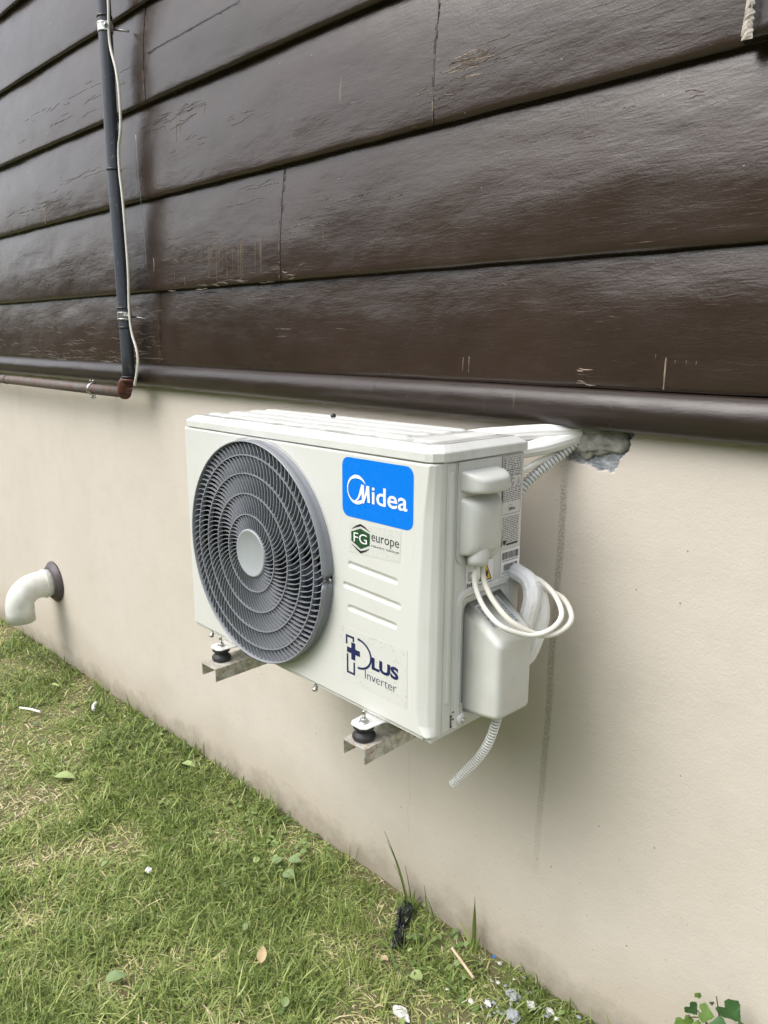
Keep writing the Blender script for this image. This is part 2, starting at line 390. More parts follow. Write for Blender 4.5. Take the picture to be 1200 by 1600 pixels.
quad(bm, (-.04, 0, -1.2), (.20, 0, -1.2), (.20, 0, .42), (-.04, 0, .42))
pw = hobj('plaster_wall', bm, [M['plaster'], M['chip']])
# grey mortar pushed into the hole (sub-part of the wall)
bm = new()
def lump(bm, c, r, s, amp=.35, k=0, sub=4):
    ret = bmesh.ops.create_icosphere(bm, subdivisions=sub, radius=1)
    for v in ret['verts']:
        d = 1 + amp * noise.noise(v.co * 1.6 + Vector((k, 0, 0))) + amp * .45 * noise.noise(v.co * 4 + Vector((0, k, 0))) + amp * .2 * noise.noise(v.co * 10 + Vector((0, 0, k)))
        v.co = Vector(c) + Vector((v.co.x * s[0], v.co.y * s[1], v.co.z * s[2])) * d * r
    for f in bm.faces: f.smooth = True
lump(bm, (.085, .010, .518), 1, (.050, .014, .030), k=1)
lump(bm, (.050, .008, .508), 1, (.030, .016, .026), k=4)
lump(bm, (.112, .010, .525), 1, (.022, .010, .028), k=7)
lump(bm, (.07, .006, .537), 1, (.05, .014, .014), k=9)
mo = obj('mortar', bm, M['mortar'], pw)
# board rows: lower edge heights at x=0 (measured) with the very slight fall of the boards
E0 = [.6150, .85237, 1.13728, 1.41198, 1.68477, 1.9463, 2.215, 2.49, 2.76, 3.03]
JOINTS = [[-1.524], [-.854], [-.329], [-1.512], [.9], [-.9], [.1], [-1.3], [.4]]
def zrow(i, x): return E0[i] - .00998 * x if i else E0[0] - .0075 * x
bi = 0
def flakes(bm, row_f, x0, x1, zc, n, wid, seed, mi=1, lift=.0008):
    """thin raised, curled ridges of peeling paint running along the grain"""
    rnd = random.Random(seed)
    for _ in range(n):
        L = rnd.uniform(.3, 1) * wid; xs = rnd.uniform(x0, x1); zs = rnd.gauss(zc, .012 if n > 1 else .002); k = max(4, int(L / .004))
        w = rnd.uniform(.0010, .0028); prev = None; ph = rnd.random() * 50
        for i in range(k + 1):
            s = i / k; x_ = xs + L * s; z_ = zs + .006 * noise.noise(Vector((x_ * 25, ph, 0))) + .0025 * noise.noise(Vector((x_ * 120, ph, 3)))
            ww = w * math.sin(PI * min(max(s, .03), .97)) ** .5 * (1 + .6 * noise.noise(Vector((x_ * 200, ph, 9))))
            y_ = row_f(x_, z_)
            cur = [bm.verts.new((x_, y_ + .001, z_ - ww)), bm.verts.new((x_, y_ - lift * (1 + noise.noise(Vector((x_ * 90, ph, 1)))), z_ + ww * .1)), bm.verts.new((x_, y_ + .001, z_ + ww))]
            if prev:
                for q in (0, 1): bm.faces.new((prev[q], cur[q], cur[q + 1], prev[q + 1])).material_index = mi
            prev = cur
def drips(bm, row_f, spots, mi=2):
    for x_, za, zb, w in spots:
        n = 6; prev = None
        for i in range(n + 1):
            z_ = za + (zb - za) * i / n; ww = w * (1 - .5 * i / n) * (.7 + .6 * random.random()); xx = x_ + .001 * noise.noise(Vector((x_ * 90, z_ * 60, 0)))
            y_ = row_f(xx, z_)
            cur = [bm.verts.new((xx - ww, y_ + .0003, z_)), bm.verts.new((xx, y_ - .0009, z_)), bm.verts.new((xx + ww, y_ + .0003, z_))]
            if prev:
                for q in (0, 1): bm.faces.new((prev[q], cur[q], cur[q + 1], prev[q + 1])).material_index = mi
            prev = cur
def board_y(row, x, z, k=0.):
    """front face of a board (scalar), shared by mesh and details"""
    z0, z1 = zrow(row, x), zrow(row + 1, x) + .02
    s = (z - z0) / (z1 - z0)
    y = -(.029 - .021 * s) - .0072 * math.sin(PI * min(max(s, 0), 1))
    y -= .0048 * noise.noise(Vector((x * 1.7 + k, z * 3.5, k))) + .0018 * noise.noise(Vector((x * 5 + k, z * 11, k + 4)))
    if row == 0: y = y * .72 - .004
    return y
def make_board(row, xa, xb, details=None):
    global bi
    k = row * 3.1; off = ((xa * 7.3) % 1 - .5) * .0030
    rf = lambda x, z: board_y(row, x, z, k) + off
    nx = max(8, int((xb - xa) / .02)); nt_ = 30
    if xb < -4 or xa > 2: nx = 12
    bm = new(); rows = []
    for i in range(nx + 1):
        x = xa + (xb - xa) * i / nx; z0, z1 = zrow(row, x) + .0012 * noise.noise(Vector((x * 9, k, 0))), zrow(row + 1, x) + .02
        col = [bm.verts.new((x, -.004, z0 + .002)), bm.verts.new((x, rf(x, z0) + .004, z0))]
        for j in range(nt_ + 1):
            z = z0 + .0015 + (z1 - z0 - .0015) * j / nt_; col.append(bm.verts.new((x, rf(x, z) + (.0015 if j == 0 else 0), z)))
        col.append(bm.verts.new((x, .03, z1))); col.append(bm.verts.new((x, .03, z0 + .002)))
        rows.append(col)
    m = len(rows[0])
    for i in range(nx):
        for j in range(m):
            f = bm.faces.new((rows[i][j], rows[i + 1][j], rows[i + 1][(j + 1) % m], rows[i][(j + 1) % m])); f.smooth = 2 <= j < m - 2
    ca = bm.faces.new(rows[0]); cb = bm.faces.new(rows[-1][::-1]); bmesh.ops.split_edges(bm, edges=list(ca.edges) + list(cb.edges))
    bmesh.ops.recalc_face_normals(bm, faces=bm.faces)
    if details: details(bm, rf)
    if row < 5 and any(abs(xb + G - q) < 1e-6 for q in JOINTS[row]):      # cracked, lifted paint down the butt joint
        xj = xb; rnd = random.Random(row + 50); z = zrow(row, xj) + .006; zt = zrow(row + 1, xj) - .012
        while z < zt:
            L = rnd.uniform(.004, .022)
            if rnd.random() < .75:
                w0, w1 = rnd.uniform(.0006, .0030), rnd.uniform(.0006, .0030); y0 = rf(xj, z) - .0016; s_ = rnd.choice((-1, 1)); mi_ = 2 if rnd.random() < .05 else rnd.choice((0, 1))
                bm.faces.new([bm.verts.new(p) for p in ((xj - w0 * .4 * s_, y0, z), (xj + w0 * s_, y0 - .0016, z + .001), (xj + w1 * s_, y0 - .0010, z + L), (xj - w1 * .3 * s_, y0 + .0004, z + L))]).material_index = mi_
            z += L * rnd.uniform(.8, 1.2)
    me = bpy.data.meshes.new('cladding_board'); bm.to_mesh(me); bm.free()
    o = hobj('cladding_board', me, [BOARD[bi % 3], M['flake'], M['flakew'], M['cavity']]); bi += 1
    return o
G = .0008
def det_r0l(bm, rf):
    flakes(bm, rf, -2.7, -1.62, .665, 26, .16, 1); flakes(bm, rf, -2.9, -1.6, .645, 30, .2, 2); flakes(bm, rf, -2.5, -1.6, .75, 18, .10, 3)
    flakes(bm, rf, -1.72, -1.55, .80, 14, .09, 4); flakes(bm, rf, -2.35, -1.75, .71, 12, .2, 5); flakes(bm, rf, -1.7, -1.55, .70, 12, .08, 6); flakes(bm, rf, -3.4, -2.6, .76, 18, .2, 8); flakes(bm, rf, -3.2, -2.4, .70, 12, .2, 9)
def det_r0r(bm, rf):
    flakes(bm, rf, -1.515, -1.1, .822, 8, .34, 11); flakes(bm, rf, -.45, -.1, .82, 3, .1, 12); flakes(bm, rf, -1.0, -.5, .74, 3, .12, 13)
    drips(bm, rf, [(-.236, .668, .640, .0016), (-.220, .670, .637, .0016), (.209, .672, .618, .0022), (-.005 + .05, .648, .645, .012), (.19, .678, .670, .001), (.226, .668, .662, .001), (.245, .668, .661, .001), (.262, .667, .661, .001)])
    flakes(bm, rf, .015, .05, .645, 3, .05, 14, mi=2)
def det_r1l(bm, rf):
    flakes(bm, rf, -1.42, -1.0, .952, 34, .07, 21); flakes(bm, rf, -1.5, -1.1, .975, 14, .08, 22); flakes(bm, rf, -1.5, -.9, .885, 16, .10, 23)
    flakes(bm, rf, -1.45, -1.0, 1.10, 4, .22, 24); flakes(bm, rf, -3.3, -1.9, .94, 12, .12, 25); flakes(bm, rf, -1.2, -.95, .872, 10, .1, 26)
    rnd = random.Random(5)
    drips(bm, rf, [(-1.20 + .27 * rnd.random() ** 1.0, .965 + .02 * rnd.random(), .87 + .06 * rnd.random(), .0011) for _ in range(17)] + [(-2.348, 1.10, 1.02, .0016), (-1.34, .90, .875, .0012), (-1.40, .92, .9, .0012), (-1.53, .97, .93, .003)])
def det_r1r(bm, rf):
    flakes(bm, rf, -.85, -.76, .885, 5, .06, 31, mi=2); flakes(bm, rf, -.85, -.7, .985, 6, .08, 32); flakes(bm, rf, -.75, -.45, 1.03, 10, .06, 33); flakes(bm, rf, -.2, .3, 1.075, 8, .035, 34)
def det_r2l(bm, rf):
    flakes(bm, rf, -1.6, -1.25, 1.36, 30, .10, 41); flakes(bm, rf, -2.8, -2.1, 1.24, 26, .16, 42); flakes(bm, rf, -1.4, -1.2, 1.28, 6, .06, 43); flakes(bm, rf, -2.2, -1.9, 1.29, 7, .25, 44)
    flakes(bm, rf, -.42, -.34, 1.20, 5, .05, 45, mi=2); flakes(bm, rf, -1.1, -1.0, 1.3, 6, .06, 46)
    drips(bm, rf, [(-2.362, 1.235, 1.165, .004), (-1.33, 1.36, 1.31, .0012), (-1.2, 1.37, 1.34, .001), (-1.35, 1.34, 1.29, .001)])
def det_r2r(bm, rf):
    flakes(bm, rf, -.325, -.24, 1.235, 12, .09, 51, mi=2); flakes(bm, rf, -.3, -.12, 1.245, 6, .1, 52, mi=1); flakes(bm, rf, -.2, .2, 1.27, 3, .1, 53); flakes(bm, rf, -.325, -.25, 1.20, 8, .05, 54, mi=1)
def det_r3(bm, rf):
    pv = None
    for i in range(140):
        x_ = -1.497 + .50 * i / 139; z_ = 1.5605 + .0025 * noise.noise(Vector((x_ * 40, 1, 1))); ww = .0022 + .0014 * noise.noise(Vector((x_ * 70, 5, 1))); y_ = rf(x_, z_)
        cur = (bm.verts.new((x_, y_ - .0006, z_ - ww)), bm.verts.new((x_, y_ - .0006, z_ + ww)))
        if pv: bm.faces.new((pv[0], cur[0], cur[1], pv[1])).material_index = 3
        pv = cur
    rnd = random.Random(12)
    for _ in range(46):
        x_ = rnd.uniform(-1.495, -1.0) if rnd.random() > .35 else rnd.uniform(-1.495, -1.44); L = rnd.uniform(.006, .022); flakes(bm, rf, x_, x_ + .001, 1.5585, 1, L * 1.4, rnd.randint(0, 9999), mi=1 if rnd.random() < .8 else 2)
    drips(bm, rf, [(-1.5095 + .0015 * math.sin(q), 1.67 - q * .03, 1.645 - q * .03, .0012) for q in range(8)], mi=1)
def det_r3l(bm, rf):
    flakes(bm, rf, -2.6, -1.6, 1.55, 14, .1, 63); flakes(bm, rf, -2.6, -1.6, 1.5, 8, .2, 64)
DET = {(0, 0): det_r0l, (0, 1): det_r0r, (1, 0): det_r1l, (1, 1): det_r1r, (2, 0): det_r2l, (2, 1): det_r2r, (3, 0): det_r3l, (3, 1): det_r3}
for row in range(9):
    xs = [-7] + ([-3.9] if row % 2 else [-4.4]) + JOINTS[row] + [2.6 + .3 * (row % 3), 7]; xs = sorted(xs)
    for j in range(len(xs) - 1):
        make_board(row, xs[j] + G, xs[j + 1] - G, DET.get((row, j - 1)))
# moulding along the bottom of the cladding
mj = [-7, -3.2, -1.5673, -.4843, 2.2, 7]
for a, b in zip(mj, mj[1:]):
    bm = new(); nx = max(6, int((b - a) / .05)); rows = []
    for i in range(nx + 1):
        x = a + .0003 + (b - a - .0006) * i / nx; zc = .5765 - .0098 * min(x, .4); col = []
        for q in range(17):
            an = -PI * .5 + PI * q / 16
            w = 1 + .035 * noise.noise(Vector((x * 3, q * .3, 2)))
            col.append(bm.verts.new((x, -.014 - .036 * max(0, math.cos(an)) ** .8 * w if 0 < q < 16 else -.012, zc + .0385 * math.sin(an) * (1 + .02 * noise.noise(Vector((x * 2, 5, 1)))))))
        col.append(bm.verts.new((x, .02, zc + .0385))); col.append(bm.verts.new((x, .02, zc - .0385))); rows.append(col)
    m = len(rows[0])
    for i in range(nx):
        for j in range(m): bm.faces.new((rows[i][j], rows[i + 1][j], rows[i + 1][(j + 1) % m], rows[i][(j + 1) % m])).smooth = j < 16
    ca = bm.faces.new(rows[0]); cb = bm.faces.new(rows[-1]); bmesh.ops.split_edges(bm, edges=list(ca.edges) + list(cb.edges))
    hobj('moulding', bm, M['mould'])
# thick board end fixed over the cladding in the upper right
bm = new(); nx, nz_ = 26, 14; rows = []
for i in range(nx + 1):
    s = i / nx; col = []
    for j in range(nz_ + 1):
        z = 1.132 + .26 * j / nz_; x = .2965 + .012 * (z - 1.168) / .26 + .004 * noise.noise(Vector((0, z * 60, 0))) + s * 1.2
        col.append(bm.verts.new((x, -.052 - .004 * noise.noise(Vector((x * 3, z * 8, 1))), z + (.004 * noise.noise(Vector((x * 30, 0, 2))) if j == 0 else 0))))
    col.append(bm.verts.new((x, -.032, z))); col.append(bm.verts.new((col[0].co.x, -.032, 1.132))); rows.append(col)
m = len(rows[0])
for i in range(nx):
    for j in range(m): bm.faces.new((rows[i][j], rows[i + 1][j], rows[i + 1][(j + 1) % m], rows[i][(j + 1) % m])).smooth = j < m - 3
f = bm.faces.new(rows[0]); f.material_index = 1; bm.faces.new(rows[-1])
rnd = random.Random(3)
for q in range(60):
    z = 1.134 + .25 * rnd.random(); x = .2985 + .012 * (z - 1.168) / .26 + abs(rnd.gauss(0, .006)); L = rnd.uniform(.008, .03); w = rnd.uniform(.0008, .002)
    a = [(x - w, -.0565 - rnd.random() * .002, z), (x + w, -.0565, z), (x + w * .4, -.0575, z + L), (x - w * .4, -.0575, z + L)]
    bm.faces.new([bm.verts.new(p) for p in a]).material_index = 1
pv = None
for i in range(70):
    z = 1.131 + .26 * i / 69; xl = .2962 + .012 * (z - 1.132) / .26 + .0015 * noise.noise(Vector((0, z * 200, 0))); wd = .007 + .011 * max(0, 1 - (z - 1.13) / .09) * .8 + .005 * noise.noise(Vector((3, z * 160, 0)))
    cur = (bm.verts.new((xl, -.0560 - .002 * noise.noise(Vector((3, z * 90, 0))), z)), bm.verts.new((xl + wd * .5, -.0585 - .003 * noise.noise(Vector((3, z * 240, 0))), z)), bm.verts.new((xl + wd, -.0545, z)))
    if pv:
        for q in (0, 1): bm.faces.new((pv[q], cur[q], cur[q + 1], pv[q + 1])).material_index = 1
    pv = cur
hobj('end_board', bm, [M['mould'], M['rawwood']])['label'] = 'frayed end of a thick brown board'
# body of the house behind the skin and its flat top
bm = new(); box(bm, -7, 7, .031, 4, -1.2, 3.05); hobj('inner_wall', bm, M['plaster'])

# ================================================================== AIR CONDITIONER
GAP, D, TH, WU = .13, .25042, -.02019, .81057
ac = empty('air_conditioner', (0, -GAP, 0), (0, .00152, TH), label='white outdoor air conditioning unit with round grey fan grille on the plaster wall', cat='air conditioner')
HT = .5
def P_(name, bm, mats, parent=ac, **kw): return obj(name, bm, mats, parent, **kw)
FP = lambda off: (lambda u, v, d=0: (u, -D - off - d, v))       # on the front
SP = lambda off: (lambda u, v, d=0: (off + d, u, v))            # on the right side (u = y)
CX, CZ = -.5066, .2505
zk = [0, .02, .0485, .1837, .2796, .3265, .4095, .497]; xk = [-.010, -.030, -.0355, -.0363, -.0319, -.0283, -.024, -.0129]
nf, nc = 400, 22
us = np.concatenate([np.linspace(0, 1, nf), 1 + np.linspace(1 / nc, 1, nc)]); vs = np.concatenate([np.linspace(0, .006, 6), np.linspace(.008, .492, 243), np.linspace(.494, HT, 6)])
RIBS = [(-.2163, -.084, .2896, .2836), (-.2312, -.075, .2453, .2391), (-.2173, -.0847, .2019, .1988)]
def front_f(U, V):
    xf = np.interp(V, zk, xk); fl = U <= 1
    X = np.where(fl, -WU + (WU + xf) * U, 0); Y = np.full(U.shape, -D)
    t_ = np.clip(U - 1, 0, 1)
    # corner: facet then round into the side
    a = np.array([0, .55, .78, 1.0]);
    fx = np.interp(t_, [0, .12, .5, .8, .92, 1], [0, .10, .62, .93, .985, 1.0]); fy = np.interp(t_, [0, .12, .5, .8, .92, 1], [0, .02, .28, .60, .80, 1.0])
    X = np.where(fl, X, xf * (1 - fx)); Y = np.where(fl, Y, -D + .0296 * fy)
    r = .005
    for d in (X + WU, V, HT - V):
        e = np.clip(r - d, 0, r); Y = Y + (r - np.sqrt(np.maximum(r * r - e * e, 0)))
    for x0, x1, za, zb in RIBS:
        zc = za + (zb - za) * (X - x0) / (x1 - x0) - .004; s = sdf_box(X, V - zc, x0, x1, -.0052, .0052, .005)
        Y = Y + .0032 * sstep(.001, -.0035, s)
    # flat sunk ring around the fan
    rr = np.hypot(X - CX, V - CZ); Y = Y + .002 * sstep(.2500, .2480, rr)
    return X, Y, V
hole = lambda U, V: np.hypot((-WU + (WU + np.interp(V, zk, xk)) * U) - CX, V - CZ) < .2405
me = gridmesh('front_panel', us, vs, front_f, hole=lambda U, V: (U < 1) & hole(U, V))
front = P_('front_panel', me, M['unit'])
# bottom return of the front panel and base tray
bm = new(); box(bm, -WU + .004, -.02, -D + .004, -D + .012, -.006, .004); box(bm, -WU + .01, -.006, -D + .010, -.002, -.010, .012)
P_('base_tray', bm, M['unit'], bevel=.0015)
# cabinet sides other than the right one
bm = new()
box(bm, -WU + .001, -WU + .003, -D + .004, 0, .002, HT - .002); box(bm, -WU + .003, -.001, -.002, 0, .002, HT - .002)
P_('rear_casing', bm, M['unit'])
# right side panel with seams and pressed outlines
def side_f(Yl, V):
    X = np.zeros(Yl.shape)
    def groove(c, w, d, z0=0., z1=.5):
        return -d * np.exp(-((Yl - c) / w) ** 2) * (V > z0) * (V < z1)
    X = X + groove(-.1945, .0011, .0045) + groove(-D + .031, .0010, .004)
    X = X + .0030 * sstep(.0045, .0, sdf_box(Yl, V, -.2085, -.2035, .06, .483, .0025))
    s = sdf_box(Yl, V, -.1845, -.018, -.02, .2625, .022)
    X = X + .0032 * sstep(.0065, .0025, np.abs(s + .004))
    s = sdf_box(Yl, V, -.1745, -.034, -.02, .2535, .016)
    X = X + .0026 * sstep(.004, .0015, np.abs(s))
    X = X + .0018 * sstep(.002, -.002, sdf_box(Yl, V, -.0715, .01, .0, .497, .002)) * 0
    X = X + groove(-.0725, .0012, .0022, .335, .5)
    r = .004
    for d in (-Yl, HT - V, V):
        e = np.clip(r - d, 0, r); X = X - (r - np.sqrt(np.maximum(r * r - e * e, 0)))
    return X, Yl, V
P_('side_panel', gridmesh('side_panel', np.linspace(-D + .0296, 0, 190), np.linspace(0, HT, 300), side_f), M['unit'])
# lid
outl = [(-.796, -D - .001), (-.022, -D - .001), (-.008, -D + .004), (.003, -D + .020), (.005, -D + .034), (.005, .002), (-.796, .002)]
def inset(p, d):
    cx_, cy_ = -.4, -D / 2
    x, y = p; return (x - d if x > cx_ else x + d, y + d if y < cy_ else y - d)
bm = new(); levels = [(.5015, .0012), (.503, 0), (.5165, 0), (.5185, .0012), (.5285, .0165), (.5292, .0180)]
rings = [[bm.verts.new((*inset(p, d), z)) for p in outl] for z, d in levels]
for A, B in zip(rings, rings[1:]):
    for i in range(len(A)): bm.faces.new((A[i], A[(i + 1) % len(A)], B[(i + 1) % len(A)], B[i]))
bm.faces.new(rings[0][::-1])
lid = P_('lid', bm, M['lid'])
me_top = None
def top_f(X, Y):
    Z = np.full(X.shape, .5292)
    s = np.full(X.shape, 9.)
    for yc, hw in ((-.196, .014), (-.138, .015), (-.080, .015), (-.035, .011)):
        s = np.minimum(s, sdf_box(X, Y, -.765, -.120, yc - hw, yc + hw, .013))
    s = np.minimum(s, sdf_box(X, Y, -.082, -.036, -D + .032, -.035, .014))
    Z = Z + .0038 * sstep(.0065, -.0015, s)
    # squash the border onto the inner outline of the slope
    return X, Y, Z
bmt = new(); bmt.from_mesh(gridmesh('x', np.linspace(-.778, -.0155, 380), np.linspace(-D + .0172, -.0162, 110), top_f))
for v in list(bmt.verts):
    if v.co.x + (-(v.co.y)) * 0 - (-.0155) + 0 > 0: pass
# cut the chamfered corner
geom = bmt.verts[:] + bmt.edges[:] + bmt.faces[:]
ia, ib = Vector((*inset(outl[2], .018), .53)), Vector((*inset(outl[3], .018), .53)); dd = (ib - ia).normalized(); nn = Vector((dd.y, -dd.x, 0))
bmesh.ops.bisect_plane(bmt, geom=geom, plane_co=ia, plane_no=nn, clear_outer=True)
me2 = bpy.data.meshes.new('lid_top'); bmt.to_mesh(me2); bmt.free()
me2.polygons.foreach_set('use_smooth', [True] * len(me2.polygons))
obj('pressed_top', me2, M['lid'], lid)
bm = new(); lathe(bm, [(.0045, 0), (.0062, .001), (.0062, .004), (.0052, .007), (.003, .0085), (.0004, .009)], (-.466, -.072, .5345), seg=16)
P_('screw', bm, M['blackp'])
# ---- cavity and fan behind the grille
bm = new(); lathe(bm, [(.2395, 0), (.2395, .12), (.0001, .12)], (CX, -D + .004, CZ), (0, 1, 0), seg=64, cap=False)
P_('fan_cavity', bm, M['cavity'])
fan = empty('fan'); fan.parent = ac; fan.location = (CX, -D + .075, CZ)
bm = new(); lathe(bm, [(.0001, -.03), (.03, -.028), (.04, -.018), (.042, 0), (.042, .035), (.0001, .035)], (0, 0, 0), (0, 1, 0), seg=32, cap=False)
obj('hub', bm, M['blade'], fan)
for b in range(3):
    bm = new(); rows = []
    for i in range(15):
        s = i / 14; r = .040 + .180 * s; a0 = b * 2 * PI / 3 + .35 - .65 * s ** 1.5; sp_ = 1.15 + .35 * s; col = []
        for j in range(13):
            u = j / 12; a = a0 + sp_ * u
            col.append(bm.verts.new((r * math.cos(a), -.035 + .07 * u - .012 * math.sin(PI * u) + .01 * s, r * math.sin(a))))
        rows.append(col)
    for i in range(14):
        for j in range(12): bm.faces.new((rows[i][j], rows[i + 1][j], rows[i + 1][j + 1], rows[i][j + 1])).smooth = True
    o = obj('fan_blade', bm, M['blade'], fan); sm = o.modifiers.new('s', 'SOLIDIFY'); sm.thickness = .002
# ---- grille: rim, rings and curved fins
grille = empty('fan_grille'); grille.parent = ac; grille.location = (CX, -D, CZ)
def dome(r): return -.0225 - .0035 * (1 - (r / .23) ** 2)
bm = new()
prof = [(.2430, .004), (.2450, .0015), (.2450, -.001), (.2436, -.0025), (.2436, -.013), (.2456, -.0150), (.2458, -.0220), (.2450, -.0252), (.2438, -.0268), (.2424, -.0268), (.2414, -.0245), (.2410, -.010), (.2410, .01)]
seg = 240; rr_ = []
for r, h in prof:
    row_ = []
    for k in range(seg):
        a = 2 * PI * k / seg; na = math.exp(-((a - rad(358)) / .028) ** 2) + math.exp(-((a + rad(2)) / .028) ** 2) if (a > 5 or a < .5) else 0
        q = r - na * .012 * sstep(.235, .244, np.array(r)); hh = h * (1 - .55 * na * float(sstep(.234, .242, np.array(r))))
        row_.append(bm.verts.new((q * math.cos(a), hh, q * math.sin(a))))
    rr_.append(row_)
for A, B in zip(rr_, rr_[1:]):
    for k in range(seg): bm.faces.new((A[k], A[(k + 1) % seg], B[(k + 1) % seg], B[k])).smooth = True
obj('rim', bm, M['grille'], grille)
bm = new()
RR = [.0525, .0855, .1310, .1745, .2140, .2412]
for r in RR[1:5]:
    h = dome(r); seg = 160
    pr = [(r - .0013, h - .0008), (r + .0013, h - .0008), (r + .0006, h + .0105), (r - .0006, h + .0105)]
    L = [[bm.verts.new((q * math.cos(2 * PI * k / seg), y_, q * math.sin(2 * PI * k / seg))) for k in range(seg)] for q, y_ in pr]
    for A, B in zip(L, L[1:] + L[:1]):
        for k in range(seg): bm.faces.new((A[k], A[(k + 1) % seg], B[(k + 1) % seg], B[k]))
CNT = [48, 66, 84, 96, 100]
for (ra, rb), n in zip(zip(RR, RR[1:]), CNT):
    ra2 = ra - (.004 if ra > .06 else .002)*0
    for k in range(n):
        a = 2 * PI * (k + .5 * (n % 3) / 3) / n; prevv = None; r = ra2; ang = a; ns = 5
        for i in range(ns + 1):
            s = i / ns; r = ra2 + (rb - ra2) * s
            sl = math.tan(rad(8 + 24 * s + 9 * (r / .23)))          # spiral slope grows outwards
            if i: ang += sl * (rb - ra2) / ns / r
            tg = Vector((math.cos(ang) - sl * math.sin(ang), 0, math.sin(ang) + sl * math.cos(ang))).normalized(); nn_ = Vector((-tg.z, 0, tg.x))
            p = Vector((r * math.cos(ang), 0, r * math.sin(ang))); h = dome(r)
            cur = [bm.verts.new(p + nn_ * (.0005 + .0018 * r) + Vector((0, h, 0))), bm.verts.new(p - nn_ * (.0005 + .0018 * r) + Vector((0, h, 0))),
                   bm.verts.new(p - nn_ * .0003 + Vector((0, h + .0080, 0))), bm.verts.new(p + nn_ * .0003 + Vector((0, h + .0080, 0)))]
            if prevv:
                for q in range(4): bm.faces.new((prevv[q], cur[q], cur[(q + 1) % 4], prevv[(q + 1) % 4]))
            prevv = cur
obj('fins', bm, M['grille'], grille)
bm = new(); lathe(bm, [(.049, -.002), (.0535, -.018), (.0535, -.0255), (.0520, -.0275), (.0490, -.0280), (.0475, -.0270), (.026, -.0270), (.0245, -.0266), (.0001, -.0266)], (0, 0, 0), (0, 1, 0), seg=64, cap=False)
obj('centre_cap', bm, M['grillecap'], grille)
bm = new(); lathe(bm, [(.0045, 0), (.0045, -.003), (.003, -.0045), (.0002, -.005)], (CX + .2420, -D - .004, CZ - .009), (0, 1, 0), seg=14)
P_('screw', bm, M['steel'])
# ---- stickers on the front
st = P_('logo_sticker', (lambda b: (prism(b, rrect(-.2310, -.0470, .3785, .4905, .017), FP(.0004), 0, -.0002), b)[1])(new()), M['blue'])
st['label'] = 'blue sticker with white lettering'
bm = new(); F = FP(.0009)
cc = []; ci = []; ox, oz = -.1900, .4325     # crescent ring
for k in range(49):
    a = rad(25) + rad(318) * k / 48 * 1.0
    s = k / 48; th_ = .0068 * abs(math.sin(PI * s)) ** .8
    # thick top left .. thin left .. thick bottom
    w = .0008 + .0058 * math.exp(-((s - .20) / .17) ** 2) + .0062 * math.exp(-((s - .82) / .16) ** 2)
    w *= min(1, s / .05 + .15)
    cc.append((ox + .0268 * math.cos(a) * 1.0, oz + .0275 * math.sin(a))); ci.append((ox + .0012 + (.0268 - w) * math.cos(a), oz + (.0275 - w) * math.sin(a)))
va = [bm.verts.new(F(*p)) for p in cc]; vb = [bm.verts.new(F(*p)) for p in ci]
for i in range(48): bm.faces.new((va[i], va[i + 1], vb[i + 1], vb[i]))
def band(bm, ctr, F, mi=0):
    """polyline with widths -> strip"""
    pv = None; C2 = [Vector((x, z)) for x, z, w in ctr]
    for i, (x, z, w) in enumerate(ctr):
        tg = (C2[min(i + 1, len(ctr) - 1)] - C2[max(i - 1, 0)]).normalized(); n_ = Vector((-tg.y, tg.x)) * w / 2
        cur = (bm.verts.new(F(x + n_.x, z + n_.y)), bm.verts.new(F(x - n_.x, z - n_.y)))
        if pv: bm.faces.new((pv[0], cur[0], cur[1], pv[1])).material_index = mi
        pv = cur
band(bm, [(-.2000, .4098, .0008), (-.1930, .4115, .0026), (-.1865, .4165, .0040), (-.1815, .4250, .0052), (-.1780, .4340, .0062), (-.1745, .4432, .0068)], F)   # tail into first stroke
bm.faces.new([bm.verts.new(FP(.0011)(*p)) for p in ((-.1778, .4432), (-.1706, .4432), (-.1690, .4105), (-.1757, .4105))])
band(bm, [(-.1735, .4098, .0050), (-.1690, .4180, .0050), (-.1640, .4300, .0054), (-.1605, .4430, .0062)], FP(.0013))
bm.faces.new([bm.verts.new(FP(.0015)(*p)) for p in ((-.1636, .4432), (-.1558, .4432), (-.1540, .4125), (-.1606, .4125))])
text_bm(bm, 'idea', -.1497, -.0606, .4112, .4448, F, offset=.012)
obj('logo_lettering', bm, M['white'], st)
fg = P_('dealer_sticker', (lambda b: (prism(b, [(-.2115, .3682), (-.0755, .3744), (-.0778, .3160), (-.2128, .3102)], FP(.0004), 0, -.0002), b)[1])(new()), M['stgrey'])
bm = new(); F = FP(.0008)
hx = [(-.2061, .3505), (-.1806, .3605), (-.1551, .3542), (-.1556, .3325), (-.1800, .3215), (-.2062, .3330)]
bm.faces.new([bm.verts.new(F(*p)) for p in hx])
obj('green_hexagon', bm, M['green'], fg)
bm = new(); text_bm(bm, 'FG', -.1990, -.1625, .3325, .3510, FP(.0012), offset=.0)
obj('emblem_letters', bm, M['white'], fg)
bm = new()
band(bm, [(-.2045, .3562, .0006), (-.1930, .3622, .0030), (-.1806, .3672, .0048), (-.1680, .3640, .0032), (-.1552, .3580, .0006)], F)
band(bm, [(-.2058, .3268, .0006), (-.1930, .3205, .0032), (-.1803, .3152, .0050), (-.1680, .3195, .0032), (-.1560, .3262, .0006)], F)
text_bm(bm, 'europe', -.1510, -.0803, .3370, .3545, F, offset=-.004)
text_bm(bm, 'FIDAKIS GROUP', -.1517, -.0805, .3318, .3352, F, offset=.012, spacing=1.25)
obj('dealer_lettering', bm, M['ink'], fg)
